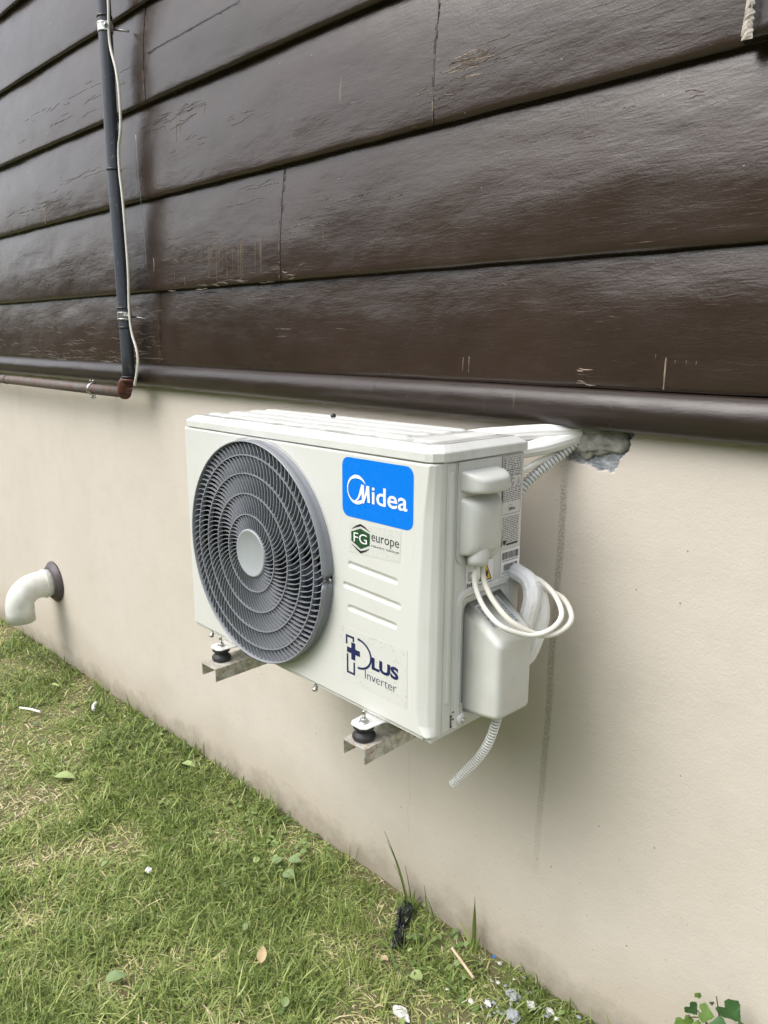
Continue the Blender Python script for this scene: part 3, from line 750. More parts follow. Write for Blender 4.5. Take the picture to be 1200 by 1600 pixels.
pl = P_('inverter_sticker', (lambda b: (prism(b, [(-.2410, .1556), (-.0570, .1566), (-.0560, .0436), (-.2360, .0442)], FP(.0004), 0, -.0002), b)[1])(new()), M['stplus'])
bm = new(); F = FP(.0008)
def rect(bm, x0, x1, z0, z1, F): bm.faces.new([bm.verts.new(F(*p)) for p in ((x0, z0), (x1, z0), (x1, z1), (x0, z1))])
w = .0044
rect(bm, -.2238, -.1995, .1408 - w, .1408, F); rect(bm, -.2238, -.2238 + w, .1215, .1404 - w + .0004, F); rect(bm, -.1995 - w, -.1995, .1300, .1408 - w, F)
rect(bm, -.2205, -.1830, .1105 - .0056, .1105 + .0056, FP(.0009)); rect(bm, -.2019 - .0056, -.2019 + .0056, .0930, .1285, FP(.0011))
rect(bm, -.2212, -.2212 + w, .0612, .1015, F); rect(bm, -.2212 + w, -.1973 - w, .0612, .0612 + w, F); rect(bm, -.1973 - w, -.1973, .0612, .0880, F)
band(bm, [(-.1895 + .0375 * math.sin(a), .1105 + .0295 * math.cos(a), w) for a in np.linspace(0, PI, 22)], F)
text_bm(bm, 'LUS', -.1500, -.0785, .0905, .1155, F, offset=.045)
text_bm(bm, 'Inverter', -.1686, -.0833, .0655, .0830, F, offset=-.012)
obj('inverter_lettering', bm, M['navy'], pl)
# ---- grip / terminal cover on the right side
tc = empty('terminal_cover'); tc.parent = ac; tc.location = (0, 0, 0)
bm = new(); prism(bm, [(-.1925, .4985), (-.1925, .3350)] + [(-.1745 + .018 * math.cos(a), .3335 + .018 * math.sin(a)) for a in np.linspace(PI, 1.5 * PI, 7)] + [(-.086 + .022 * math.cos(a), .3365 + .022 * math.sin(a)) for a in np.linspace(-PI / 2, 0, 7)] + [(-.0660, .3500), (-.0740, .4985)], SP(.0), .0005, .0032)
obj('back_plate', bm, M['cover'], tc, bevel=.001)
def hood(bm, ya, yb, zt, zb, dep, drop, n=26, rt=.012):
    """rounded shell bulging out of the plate: superellipse sections"""
    us_ = np.linspace(-1, 1, n); vs_ = np.linspace(-1, 1, n); V = []
    for u in us_:
        row_ = []
        for v in vs_:
            yy = (ya + yb) / 2 + (yb - ya) / 2 * u; s = (1 - abs(u) ** 3.4) ** .42 if abs(u) < 1 else 0
            tt = (1 - abs(v) ** 4.5) ** .36 if abs(v) < 1 else 0
            d = dep * s * tt
            zz = (zt + zb) / 2 + (zt - zb) / 2 * v - drop * (d / dep) * 1.0
            row_.append(bm.verts.new((d + .002, yy, zz)))
        V.append(row_)
    for i in range(n - 1):
        for j in range(n - 1): bm.faces.new((V[i][j], V[i + 1][j], V[i + 1][j + 1], V[i][j + 1])).smooth = True
bm = new(); hood(bm, -.1860, -.0850, .4830, .4480, .048, .007); obj('grip', bm, M['cover'], tc)
bm = new(); hood(bm, -.1860, -.0880, .4360, .3330, .034, .004); obj('terminal_box', bm, M['cover'], tc)
bm = new(); tube(bm, [(.016, -.150, .350), (.0185, -.152, .338), (.0195, -.154, .325), (.0195, -.154, .316)], [.0155, .0170, .0172, .0165], 20, rf=lambda i, s, a: 1)
for v in bm.verts: v.co.y = -.153 + (v.co.y + .153) * 1.25
obj('cable_outlet', bm, M['cover'], tc)
for q in ((-.176, .478), (-.1785, .452), (-.122, .343)):
    bm = new(); lathe(bm, [(.0016, 0), (.0016, .0012), (.0004, .0016)], (.0034, q[0], q[1]), (1, 0, 0), seg=8); obj('screw', bm, M['blackp'], tc)
# ---- big valve cover
bm = new()
def vc(o):  # outline (y,z) at outward distance o: 0 = wall of the unit, 1 = outer face
    a = o
    return [(-.1665, .2390 - .055 * a), (-.0540 - .014 * a, .2450 - .055 * a), (-.0540 - .014 * a, .0260 + .010 * a), (-.1665, .0270 + .012 * a)]
lo = vc(0); hi = vc(1)
V = [bm.verts.new((.002, y_, z_)) for y_, z_ in lo] + [bm.verts.new((.086, y_, z_)) for y_, z_ in hi]
bm.faces.new(V[:4]); bm.faces.new(V[4:][::-1])
for i in range(4): bm.faces.new((V[i], V[4 + i], V[4 + (i + 1) % 4], V[(i + 1) % 4]))
bmesh.ops.recalc_face_normals(bm, faces=bm.faces)
bmesh.ops.bevel(bm, geom=[e for e in bm.edges if not (e.verts[0].co.x < .01 and e.verts[1].co.x < .01)], offset=.0125, segments=6, profile=.5, affect='EDGES')
for f in bm.faces: f.smooth = True
vcov = P_('valve_cover', bm, M['cover'])
w_ = vcov.modifiers.new('w', 'WEIGHTED_NORMAL')
# stickers lying on its sloping top
def topf(y_, s, d=0):   # y along, s outward 0..1
    a = Vector((.002, 0, .2390 + (.006) * (y_ + .1665) / .11)); b = Vector((.086, 0, a.z - .055)); p = a.lerp(b, s); return (p.x, y_, p.z + .0009 + d)
LBG = simple('label_bluegrey', (.42, .46, .48), .35, var=.05)
for ya, yb, sa, sb in ((-.150, -.128, .12, .66), (-.106, -.082, .10, .76)):
    bm = new(); bm.faces.new([bm.verts.new(topf(*q)) for q in ((ya, sa), (yb, sa), (yb, sb), (ya, sb))])
    for r_ in range(3):
        rnd = random.Random(int(-ya * 1000) + r_); s = sa + .04; yy = ya + .003 + r_ * .0062
        while s < sb - .05:
            L = rnd.uniform(.01, .05); wy = rnd.uniform(.0025, .0045)
            bm.faces.new([bm.verts.new(topf(q[0], q[1], .0005)) for q in ((yy, s), (yy + wy, s), (yy + wy, s + L), (yy, s + L))]).material_index = 1; s += L + rnd.uniform(.008, .03)
    obj('cover_label', bm, [LBG, M['inkg']], vcov)
# ---- labels on the right side
lb = P_('rating_label', (lambda b: (prism(b, [(-.0690, .4955), (-.0086, .4965), (-.0076, .3205), (-.0620, .3245)], SP(.0026), 0, .0002), b)[1])(new()), M['label'])
bm = new(); F = SP(.0032); rnd = random.Random(2)
def frame(bm, x0, x1, z0, z1, t_, F):
    rect(bm, x0, x1, z0, z0 + t_, F); rect(bm, x0, x1, z1 - t_, z1, F); rect(bm, x0, x0 + t_, z0 + t_, z1 - t_, F); rect(bm, x1 - t_, x1, z0 + t_, z1 - t_, F)
frame(bm, -.0660, -.0110, .3870, .4935, .0006, F)
text_bm(bm, 'CE', -.0285, -.0150, .4830, .4905, F)
z = .4905
while z > .3280:
    if z > .41 or z < .3840:
        x = -.0645; xe = -.033 if z > .4805 else (-.0135 if z < .385 or z < .436 else -.014)
        while x < xe:
            L = min(rnd.uniform(.002, .007), xe - x)
            if not (-.028 < x + L and .437 < z < .4565): rect(bm, x, x + L, z - .0013, z, F)
            x += L + rnd.uniform(.0008, .003 if z < .43 else .006)
    z -= .0034
for zz_ in (.4795, .4700, .4600, .4350): rect(bm, -.0654, -.0116, zz_, zz_ + .0005, F)
rect(bm, -.0405, -.0400, .4355, .4790, F)
tri = [(-.0275, .4375), (-.0125, .4375), (-.0200, .4545)]; band(bm, [(*p, .0010) for p in tri + tri[:1]], F); rect(bm, -.0206, -.0194, .4405, .4490, SP(.0034))
text_bm(bm, 'Midea', -.0440, -.0260, .3935, .4000, F, offset=.01)
band(bm, [(-.0425 + .0060 * math.cos(a), .3985 + .0060 * math.sin(a), .0006) for a in np.linspace(.6, 5.2, 16)], SP(.0034))
bm.faces.new([bm.verts.new(F(*p)) for p in ((-.0615, .3370), (-.0490, .3370), (-.0555, .3265))])
rect(bm, -.0500, -.0150, .3265, .3300, F)
obj('fine_print', bm, M['ink'], lb)
bl = P_('barcode_label', (lambda b: (prism(b, [(-.0610, .3170), (-.0030, .3178), (-.0020, .2730), (-.0620, .2675)], SP(.0008), 0, .0002), b)[1])(new()), M['labelw'])
bm = new(); F = SP(.0014)
for z0, z1, xa, xb in ((.2990, .3130, -.0580, -.0070), (.2765, .2895, -.0520, -.0110)):
    x = xa
    while x < xb:
        L = rnd.choice((.0005, .0008, .0013)); rect(bm, x, x + L, z0, z1, F); x += L + rnd.choice((.0005, .0008, .0012))
for z0 in (.2945, .2718):
    x = -.0570
    while x < -.008: rect(bm, x, x + .0012, z0, z0 + .0022, F); x += .0024
obj('barcode', bm, M['ink'], bl)
wl = P_('warning_label', (lambda b: (prism(b, [(-.1635, .3130), (-.0850, .3120), (-.0845, .2642), (-.1635, .2635)], SP(.0008), 0, .0002), b)[1])(new()), M['labelw'])
bm = new(); F = SP(.0014)
bm.faces.new([bm.verts.new(F(*p)) for p in ((-.1262, .2725), (-.0880, .2700), (-.1070, .3085))]); obj('warning_triangle', bm, M['ink'], wl)
bm = new(); bm.faces.new([bm.verts.new(SP(.0018)(*p)) for p in ((-.1222, .2748), (-.0922, .2728), (-.1070, .3030))]); obj('yellow_field', bm, M['yellow'], wl)
bm = new(); F = SP(.0022)
bm.faces.new([bm.verts.new(F(*p)) for p in ((-.1115, .2790), (-.1020, .2785), (-.0995, .2850), (-.1045, .2925), (-.1060, .2880), (-.1085, .2960), (-.1135, .2870))])
rect(bm, -.1130, -.0990, .2768, .2778, F)
frame(bm, -.1570, -.1340, .2800, .2960, .0010, F); frame(bm, -.1540, -.1375, .2830, .2930, .0007, F)
for q in range(6): rect(bm, -.1595 + q * .0046, -.1570 + q * .0046, .2670 + (q % 2) * .002, .2760 - (q % 2) * .002, F)
for q in range(12): rect(bm, -.1590 + q * .0060, -.1547 + q * .0060, .3100, .3112, F)
rect(bm, -.1300, -.0870, .2662, .2675, F); obj('warning_symbols', bm, M['ink'], wl)
# ---- screws low on the side, on the lower front edge
bm = new(); lathe(bm, [(.0125, 0), (.0125, .004), (.0105, .008), (.006, .009)], (.001, -.1700, .0165), (1, 0, 0), seg=24); box(bm, .001, .0045, -.1745, -.1655, .018, .048)
cl = P_('cable_clip', bm, M['cover'])
bm = new(); lathe(bm, [(.0055, 0), (.0055, .003), (.003, .004), (.0008, .002)], (.0095, -.1700, .0165), (1, 0, 0), seg=12); obj('clip_screw', bm, M['steel'], cl)
bm = new()
for q in ((-.1935, .030), (-.188, .036), (-.1935, .0085), (-.188, .022)): box(bm, .0005, .0012, q[0] - .003, q[0] + .003, q[1] - .001, q[1] + .001)
box(bm, .0005, .0014, -.1945, -.1930, .008, .030); P_('slot', bm, M['ink'])
for x_ in (-.731, -.3240):
    bm = new(); lathe(bm, [(.0045, 0), (.0048, -.010), (.006, -.011), (.006, -.015), (.002, -.017)], (x_, -D + .006, -.002), (0, .55, 1), seg=10); P_('bottom_screw', bm, M['steel'])
for q in range(2):
    pass
# ---- feet: pressed plates carrying the bolts
MNT = [(-.652, -.272), (-.147, -.274)]       # in unit coordinates
for mx_, my_ in MNT:
    bm = new(); m0 = my_ - .024
    pts = [(mx_ - .022, m0 + .012), (mx_ - .012, m0 + .002), (mx_ + .014, m0 + .002), (mx_ + .023, m0 + .010), (mx_ + .026, -D + .002), (mx_ + .040, -D + .03), (mx_ - .034, -D + .03), (mx_ - .024, -D + .002)]
    prism(bm, pts, lambda u, v, d: (u, v, d), -.0125, -.0095)
    P_('foot', bm, M['foot'], bevel=.0012)

# unit local -> world for the free-standing pieces
ACM = Matrix.Translation((0, -GAP, 0)) @ Matrix.Rotation(TH, 4, 'Z') @ Matrix.Rotation(.00152, 4, 'Y')
def wpt(p): return ACM @ Vector(p)
# ================================================================== BRACKETS AND RUBBER MOUNTS
blab = ['galvanised steel channel bracket under the left end of the unit, below the fan grille', 'galvanised steel channel bracket under the right end of the unit, rust-stained at its tip']
mlab = ['black waisted rubber mount bolted on the left bracket, below the fan grille', 'black waisted rubber mount bolted on the right bracket, below the inverter lettering']
for i, (mx_, my_) in enumerate(MNT):
    c0 = wpt((mx_, my_, 0)); xc = (-.647, -.1505)[i]; yf = (-.432, -.430)[i]; base = empty('wall_bracket', (xc, 0, -.08), label=blab[i], cat='bracket', group='brackets carrying the unit')
    bm = new(); wch, hch, t_ = .030, .031, .0028
    # channel open downwards, running in y
    sec = [(-wch, -hch), (-wch, 0), (wch, 0), (wch, -hch), (wch - t_, -hch), (wch - t_, -t_), (-wch + t_, -t_), (-wch + t_, -hch)]
    prism(bm, sec, lambda u, v, d: (u, d, v + .037), yf, -.004)
    obj('channel', bm, M['bracket'], base)
    bm = new(); box(bm, -wch - .004, wch + .004, -.0035, -.0005, .0, .30); obj('wall_plate', bm, M['bracket'], base)
    mt = empty('rubber_mount', (c0.x, c0.y, -.0430), label=mlab[i], cat='rubber mount', group='rubber mounts between unit and brackets')
    bm = new(); lathe(bm, [(r_ * .86, h_ * .835) for r_, h_ in [(.0205, 0), (.0245, .001), (.0265, .006), (.0262, .011), (.0225, .0155), (.0175, .0190), (.0168, .0215), (.0195, .0245), (.0240, .0285), (.0245, .0330), (.0220, .0355), (.004, .0365)]], seg=40)
    obj('rubber_body', bm, M['black'], mt)
    bm = new(); lathe(bm, [(.0095, .0337), (.0095, .0353), (.0045, .0354)], seg=20); lathe(bm, [(.0072, .0355), (.0074, .0365), (.0074, .0415), (.0060, .0425)], seg=6); lathe(bm, [(.0038, .0415), (.0038, .0570), (.0030, .0580)], seg=12)
    for v in bm.verts: pass
    obj('bolt', bm, M['steel'], mt)

# ================================================================== CABLES, PIPES, HOSES AT THE UNIT
def wcurve(name, P, r, mat, label, cat, seg=12, n=10, rf=None, group=None, local=True):
    P = [wpt(p) if local else Vector(p) for p in P]; C_ = catmull(P, n); o0 = C_[0].copy(); bm = new()
    tube(bm, [p - o0 for p in C_], r, seg, rf=rf); o = obj(name, bm, mat); o.location = o0
    return tag(o, label, cat, group)
# two cream power cables leaving the terminal outlet
wcurve('power_cable', [(.020, -.155, .326), (.018, -.158, .305), (.022, -.162, .277), (.047, -.166, .244), (.086, -.165, .220), (.115, -.13, .204), (.138, -.1, .211), (.142, -.07, .231), (.109, -.04, .251), (.064, -.02, .265), (.017, -.005, .265), (-.05, .02, .262)], .0047, M['cablew'],
       'front one of two cream power cables looping over the valve cover, nearer to the front', 'cable', group='power cables from the grip')
wcurve('power_cable', [(.024, -.143, .326), (.022, -.143, .305), (.031, -.146, .280), (.057, -.150, .252), (.094, -.145, .224), (.128, -.11, .202), (.148, -.08, .207), (.150, -.05, .224), (.113, -.02, .243), (.059, .0, .244), (.016, .01, .241), (-.05, .03, .24)], .0050, M['cable'],
       'rear one of two cream power cables looping over the valve cover, with faint printing', 'cable', group='power cables from the grip')
# white wrapped line set from the hole: over the back of the lid, then down behind the unit and round to the valves
ribs = lambda k, am=.04, tw=0.: (lambda i, s, a: 1 + am * math.cos(a * k) + .12 * math.cos(a * 2 + .6) * (tw == 0) + (am * .7 * noise.noise(Vector((s * 70, a * 2, k)))) * (tw > 0))
wcurve('wrapped_pipe', [(.0404, .004, .5303), (.0143, -.02, .5269), (-.0245, -.05, .5248), (-.0754, -.080, .5190), (-.1429, -.092, .5095), (-.2273, -.09, .4880), (-.30, -.08, .44)], .0155, M['tape'],
       'upper white taped pipe bundle running from the wall hole along the back of the lid', 'pipe', seg=44, n=12, rf=ribs(11, .035), local=False, group='taped refrigerant pipes from the wall hole')
wcurve('wrapped_pipe', [(.0380, .004, .5198), (.0243, -.02, .5120), (.0, -.06, .5005), (-.0325, -.092, .4904), (-.055, -.100, .4651), (-.07, -.10, .38), (-.055, -.085, .30)], .0130, M['tape'],
       'lower white taped pipe bundle bending down behind the unit beside the corrugated conduit', 'pipe', seg=40, n=12, rf=ribs(10, .035), local=False, group='taped refrigerant pipes from the wall hole')
wcurve('wrapped_pipe', [(-.05, .01, .262), (.005, -.02, .270), (.043, -.03, .263), (.056, -.035, .235), (.050, -.036, .200), (.040, -.036, .165), (.02, -.036, .12)], .0155, M['wrap'],
       'white taped pipe curving down behind the valve cover, the one nearer to the unit', 'pipe', seg=36, n=10, rf=ribs(9, .06, 1.), local=True, group='taped pipes entering the valve cover')
wcurve('wrapped_pipe', [(-.03, .02, .26), (.014, .0, .255), (.049, -.005, .232), (.060, -.008, .196), (.052, -.010, .150), (.036, -.015, .105), (.0, -.03, .06)], .0155, M['wrap'],
       'white taped pipe curving down behind the valve cover, the outer one', 'pipe', seg=36, n=10, rf=ribs(9, .06, 1.), local=True, group='taped pipes entering the valve cover')
wcurve('thin_cable', [(.035, .002, .526), (.0228, -.012, .5225), (-.0013, -.045, .5165), (-.029, -.092, .5025), (-.06, -.112, .488)], .0058, M['cablew'], 'thin white cable lying between the two taped pipe bundles', 'cable', local=False)
wcurve('thin_cable', [(.030, .002, .500), (.0177, -.012, .4918), (-.0069, -.05, .4748), (-.0265, -.09, .4555), (-.05, -.11, .43)], .0068, M['cablew'], 'white cable just above the corrugated conduit, below the taped bundles', 'cable', local=False)
def corrug(P, r, pitch, name, mat, label, cat, local=False, seg=20):
    P = [wpt(p) if local else Vector(p) for p in P]; C_ = catmull(P, 30); L = [0]
    for a, b in zip(C_, C_[1:]): L.append(L[-1] + (b - a).length)
    n = int(L[-1] / pitch); pts = []; rs = []
    for k in range(n * 4):
        s = k / (n * 4 - 1) * L[-1]; i = max(0, min(len(L) - 2, int(np.searchsorted(L, s)) - 1)); u = (s - L[i]) / max(1e-9, L[i + 1] - L[i])
        pts.append(C_[i].lerp(C_[i + 1], u)); rs.append(r * (1.0, .97, .76, .78)[k % 4])
    o0 = pts[0].copy(); bm = new(); tube(bm, [p - o0 for p in pts], rs, seg, cap=False)
    bm.faces.ensure_lookup_table()
    for i_, f in enumerate(bm.faces):
        f.smooth = False
        if (i_ // seg) % 4 == 2: f.material_index = 1
    o = obj(name, bm, [mat, M['groove']]); o.location = o0
    o.modifiers.new('s', 'SOLIDIFY').thickness = .0008
    return tag(o, label, cat)
corrug([(.040, .004, .515), (.0308, -.006, .5057), (.0092, -.03, .4782), (-.0137, -.06, .4497), (-.0300, -.09, .4171), (-.042, -.105, .38), (-.05, -.10, .33)], .0112, .0076, 'corrugated_conduit', M['conduit'], 'white corrugated conduit running from the wall hole down behind the unit', 'conduit')
corrug([(.052, -.115, .06), (.050, -.116, .035), (.046, -.118, .006), (.033, -.120, -.038), (.012, -.120, -.078), (-.022, -.120, -.126), (-.053, -.120, -.168)], .0092, .0064, 'drain_hose', M['conduitg'], 'pale grey corrugated hose hanging below the valve cover, cut off at its end', 'hose', local=True)

# ================================================================== WATER PIPE ON THE LEFT
wp = empty('water_pipe', (-1.645, -.08, .53), label='dark grey vertical water pipe turning through a rusty elbow into a horizontal pipe', cat='pipe')
def wl_(name, bm, mat, **kw): return obj(name, bm, mat, wp, **kw)
O = Vector((-1.645, -.08, .53))
def rel(p): return Vector(p) - O
bm = new(); tube(bm, [rel(p) for p in catmull([(-1.645, -.08, .585), (-1.647, -.08, .9), (-1.650, -.08, 1.3), (-1.640, -.08, 1.7), (-1.636, -.08, 2.3), (-1.636, -.08, 3.0)], 4)], .0212, 28); wl_('vertical_pipe', bm, M['pipe'])
bm = new(); tube(bm, [rel(p) for p in ((-1.69, -.08, .5335), (-2.4, -.08, .5395), (-3.4, -.08, .548), (-5.5, -.08, .566))], .0188, 24); wl_('horizontal_pipe', bm, M['hpipe'])
bm = new(); tube(bm, [rel((-1.645 - .040 * math.sin(q), -.08, .575 - .042 * (1 - math.cos(q)) * 1.0)) for q in np.linspace(0, PI / 2, 12)], [.0235] + [.0245] * 10 + [.0225], 28)
lathe(bm, [(.0265, 0), (.0278, .002), (.0278, .007), (.0262, .009)], rel((-1.645, -.08, .573)), seg=28); lathe(bm, [(.0235, 0), (.0235, .012)], rel((-1.694, -.08, .5335)), (1, 0, 0), seg=24)
wl_('elbow', bm, M['rust'])
bm = new(); lathe(bm, [(.0225, 0), (.0255, .001), (.0255, .006), (.0225, .007)], rel((-1.645, -.08, .584)), seg=28); wl_('coupling', bm, M['blackp'])
for x_, zc in ((-1.6405, 1.655), (-1.6462, .7890)):
    o = rel((x_, -.08, zc)); bm = new()
    lathe(bm, [(.0215, -.0135), (.0236, -.0130), (.0240, -.0090), (.0232, -.0080), (.0232, .0080), (.0240, .0090), (.0236, .0130), (.0215, .0135)], o, seg=32)
    box(bm, o.x + .021, o.x + .034, o.y - .006, o.y + .006, o.z - .012, o.z + .012); lathe(bm, [(.005, 0), (.005, .012), (.003, .013)], o + Vector((.028, -.004, 0)), (0, -1, 0), seg=6)
    c_ = wl_('pipe_clamp', bm, M['steel'], bevel=.001)
    bm = new(); tube(bm, [o + Vector((.010, .020, -.001)), o + Vector((.050, .052, -.008))], .0035, 10); obj('wall_screw', bm, M['steel'], c_)
for x_, zc in ((-1.6495, 1.247), (-1.647, .815), (-1.6462, .752), (-1.6405, 1.685)):
    o = rel((x_, -.08, zc)); bm = new(); lathe(bm, [(.0222, -.003), (.0236, -.0025), (.0236, .0025), (.0222, .003)], o, seg=28); box(bm, o.x - .0300, o.x - .021, o.y - .010, o.y - .002, o.z - .004, o.z + .004)
    wl_('cable_tie', bm, M['blackp'])
for xx in (-1.937, -2.93):
    o = rel((xx, -.08, .5355 - .0086 * (xx + 1.937))); bm = new()
    lathe(bm, [(.0195, -.0065), (.0235, -.0060), (.0240, 0), (.0235, .0060), (.0195, .0065)], o, (1, 0, 0), seg=32)
    for s in (-1, 1): box(bm, o.x - .005, o.x + .005, o.y - .004, o.y + .004, o.z + s * .023 - (.0 if s > 0 else .012), o.z + s * .023 + (.012 if s > 0 else 0)); lathe(bm, [(.0055, 0), (.0055, .004)], o + Vector((-.014, 0, s * .030)), (1, 0, 0), seg=6); tube(bm, [o + Vector((-.010, 0, s * .030)), o + Vector((.013, 0, s * .030))], .003, 8)
    c_ = wl_('pipe_clamp', bm, M['steel']); bm = new(); tube(bm, [o + Vector((0, .02, 0)), o + Vector((0, .078, 0))], .004, 8); obj('wall_screw', bm, M['steel'], c_)
bm = new(); o = rel((-2.82, -.08, .5432)); lathe(bm, [(.0205, -.010), (.0215, 0), (.0205, .010)], o, (1, 0, 0), seg=24); wl_('pipe_joint', bm, M['hpipe'])
cp = [(-1.612, 1.95), (-1.606, 1.80), (-1.597, 1.7178), (-1.606, 1.6093), (-1.5766, 1.5201), (-1.5673, 1.4463), (-1.5731, 1.3565), (-1.5943, 1.3047), (-1.600, 1.2349), (-1.5909, 1.1336), (-1.588, .9432), (-1.5980, .8309), (-1.599, .770), (-1.5908, .7282), (-1.567, .6783), (-1.5642, .6367), (-1.582, .5935), (-1.60, .560)]
bm = new(); C_ = catmull([(x_ - .006, -.083, z_) for x_, z_ in cp], 8); o0 = C_[-1].copy(); tube(bm, [p - o0 for p in C_], .0042, 10)
o = obj('white_cable', bm, M['cable']); o.location = o0; tag(o, 'cream cable tied along the right side of the dark vertical pipe', 'cable')
bm = new(); C_ = catmull([(-1.548, -.05, 1.34), (-1.545, -.052, 1.24), (-1.542, -.050, 1.14), (-1.543, -.045, 1.05), (-1.540, -.048, .93)], 6); o0 = C_[-1].copy(); tube(bm, [p - o0 for p in C_], .0005, 6)
o = obj('thin_wire', bm, M['steel']); o.location = o0; tag(o, 'hair-thin grey wire hanging against the boards right of the cream cable', 'wire')

# ================================================================== VENT ELBOW
vx, vz, vr = -2.70, -.405, .062
ve = empty('vent_pipe', (vx, 0, vz), label='white plastic elbow pipe sticking out of the plaster and turned down', cat='vent pipe')
bm = new(); lathe(bm, [(.097, -.001), (.098, -.008), (.088, -.014), (.086, -.019), (.078, -.022), (.076, -.027), (.066, -.028)], (0, 0, 0), (0, 1, 0), seg=56); obj('wall_collar', bm, M['collar'], ve)
bm = new(); path = [Vector((0, -.028, 0)), Vector((0, -.055, 0)), Vector((0, -.075, 0))]
br = .085
for q in np.linspace(0, PI / 2, 14)[1:]: path.append(Vector((0, -.085 - br * math.sin(q), -br * (1 - math.cos(q)))))
path += [Vector((0, -.170, -.105)), Vector((0, -.170, -.155))]
tube(bm, path, [vr * 1.06, vr * 1.06, vr * 1.0] + [vr] * (len(path) - 3), 40, cap=False)
o = obj('elbow', bm, M['pvc'], ve); sm = o.modifiers.new('s', 'SOLIDIFY'); sm.thickness = .003; sm.offset = -1
bm = new(); lathe(bm, [(vr * 1.065, -.046), (vr * 1.10, -.049), (vr * 1.10, -.056), (vr * 1.02, -.060)], (0, 0, 0), (0, 1, 0), seg=40, cap=False); obj('pipe_bead', bm, M['pvc'], ve)

# ================================================================== GROUND AND GRASS
t = NT('soil_turf')
x, y, z = t.sep()
c = t.mix(t.rng(t.noise(25, 8, .7), .35, .65), (.20, .17, .10), (.14, .16, .06))
c = t.mix(t.rng(t.noise(3, 4), .5, .7), c, (.15, .115, .065))
far = t.mix(t.noise(14, 6), (.075, .115, .028), (.05, .085, .02))
c = t.mix(t.rng(y, -2.2, -3.2), c, far)
M['soil'] = t.set(color=c, rough=.95, spec=.2, normal=t.bump(t.noise(60, 8, .75), 1, .01))
def gnoise(X, Y): return .012 * nz(X, Y, 2.3, 1) + .005 * nz(X, Y, 11, 4)
def ground_f(X, Y):
    near = (X > -5.2) & (X < 2.2) & (Y > -3.4); Z = ground_z(X); Zn = Z.copy(); Zn[near] += gnoise(X[near], Y[near]) + .010 * np.exp(-(Y[near] / .05) ** 2) * 0
    return X, Y, Zn
gx = np.unique(np.concatenate([[-150, -60, -25, -12, -8, -6], np.arange(-5.2, 2.2, .03), [2.4, 3.5, 6, 12, 25, 60, 150]])); gy = np.unique(np.concatenate([[-150, -60, -25, -12, -8, -5, -4], np.arange(-3.4, .05, .03)]))
me = gridmesh('lawn_soil', gx, gy, ground_f)
gr = obj('ground', me, M['soil']); tag(gr, 'soil under the lawn', None, kind='structure')
del gr['label']

t = NT('grass_blades')
at = t.n('Attribute', attribute_name='tint').outputs['Fac']
c = t.ramp(at, [(0, (.090, .115, .028)), (.25, (.150, .215, .052)), (.5, (.30, .39, .115)), (.72, (.49, .53, .20)), (.86, (.66, .58, .33)), (1, (.85, .76, .55))])
t.set(color=c, rough=.5, spec=.35)
tr = t.n('BsdfTranslucent'); t.put(tr.inputs['Color'], c); ms = t.n('MixShader'); ms.inputs[0].default_value = .28
t.t.links.new(t.b.outputs[0], ms.inputs[1]); t.t.links.new(tr.outputs[0], ms.inputs[2]); t.t.links.new(ms.outputs[0], t.t.nodes['Material Output'].inputs[0])
M['grass'] = t.m
def blades(name, X, Y, L, Wd, lean, yaw, tint, bend=.6, z0=None):
    n = len(X); Z = ground_z(X) + gnoise(X, Y) - .003 if z0 is None else z0
    b = np.stack([X, Y, Z], -1); d = np.stack([np.cos(yaw), np.sin(yaw), np.zeros(n)], -1)
    wa = yaw + PI / 2 + RNG.normal(0, .5, n); wv = np.stack([np.cos(wa), np.sin(wa), np.zeros(n)], -1)
    def at_(s):
        th = lean * (1 + bend * (s - .3)); th = np.clip(th, 0, 1.62)
        return b + d * (L * s * np.sin(th))[:, None] + np.stack([np.zeros(n), np.zeros(n), L * s * np.cos(th)], -1)
    V = np.empty((n, 7, 3), np.float32)
    for k, (s, w) in enumerate(((0, .8), (.4, 1.), (.75, .7))):
        p = at_(s); V[:, 2 * k] = p + wv * (Wd * w / 2)[:, None]; V[:, 2 * k + 1] = p - wv * (Wd * w / 2)[:, None]
    V[:, 6] = at_(1.0); V[:, :, 1] = np.minimum(V[:, :, 1], -.002)
    base = (np.arange(n) * 7)[:, None]
    F4 = np.concatenate([base + [[0, 1, 3, 2]], base + [[2, 3, 5, 4]]], 1).reshape(-1, 4); F3 = (base + [[4, 5, 6]]).reshape(-1, 3)
    me = bpy.data.meshes.new(name); me.vertices.add(n * 7); me.vertices.foreach_set('co', V.ravel())
    me.loops.add(F4.size + F3.size); me.loops.foreach_set('vertex_index', np.concatenate([F4.ravel(), F3.ravel()]).astype(np.int32))
    me.polygons.add(len(F4) + len(F3)); me.polygons.foreach_set('loop_start', np.concatenate([np.arange(len(F4)) * 4, F4.size + np.arange(len(F3)) * 3]).astype(np.int32))
    a = me.attributes.new('tint', 'FLOAT', 'POINT'); a.data.foreach_set('value', np.repeat(tint, 7).astype(np.float32))
    me.update(calc_edges=True); return me
def vfield(X, Y, s, k): return nz(X, Y, s, k)
def scatter(n, x0, x1, y0, y1):
    X = RNG.uniform(x0, x1, n); Y = RNG.uniform(y0, y1, n); return X, Y
parts_ = []
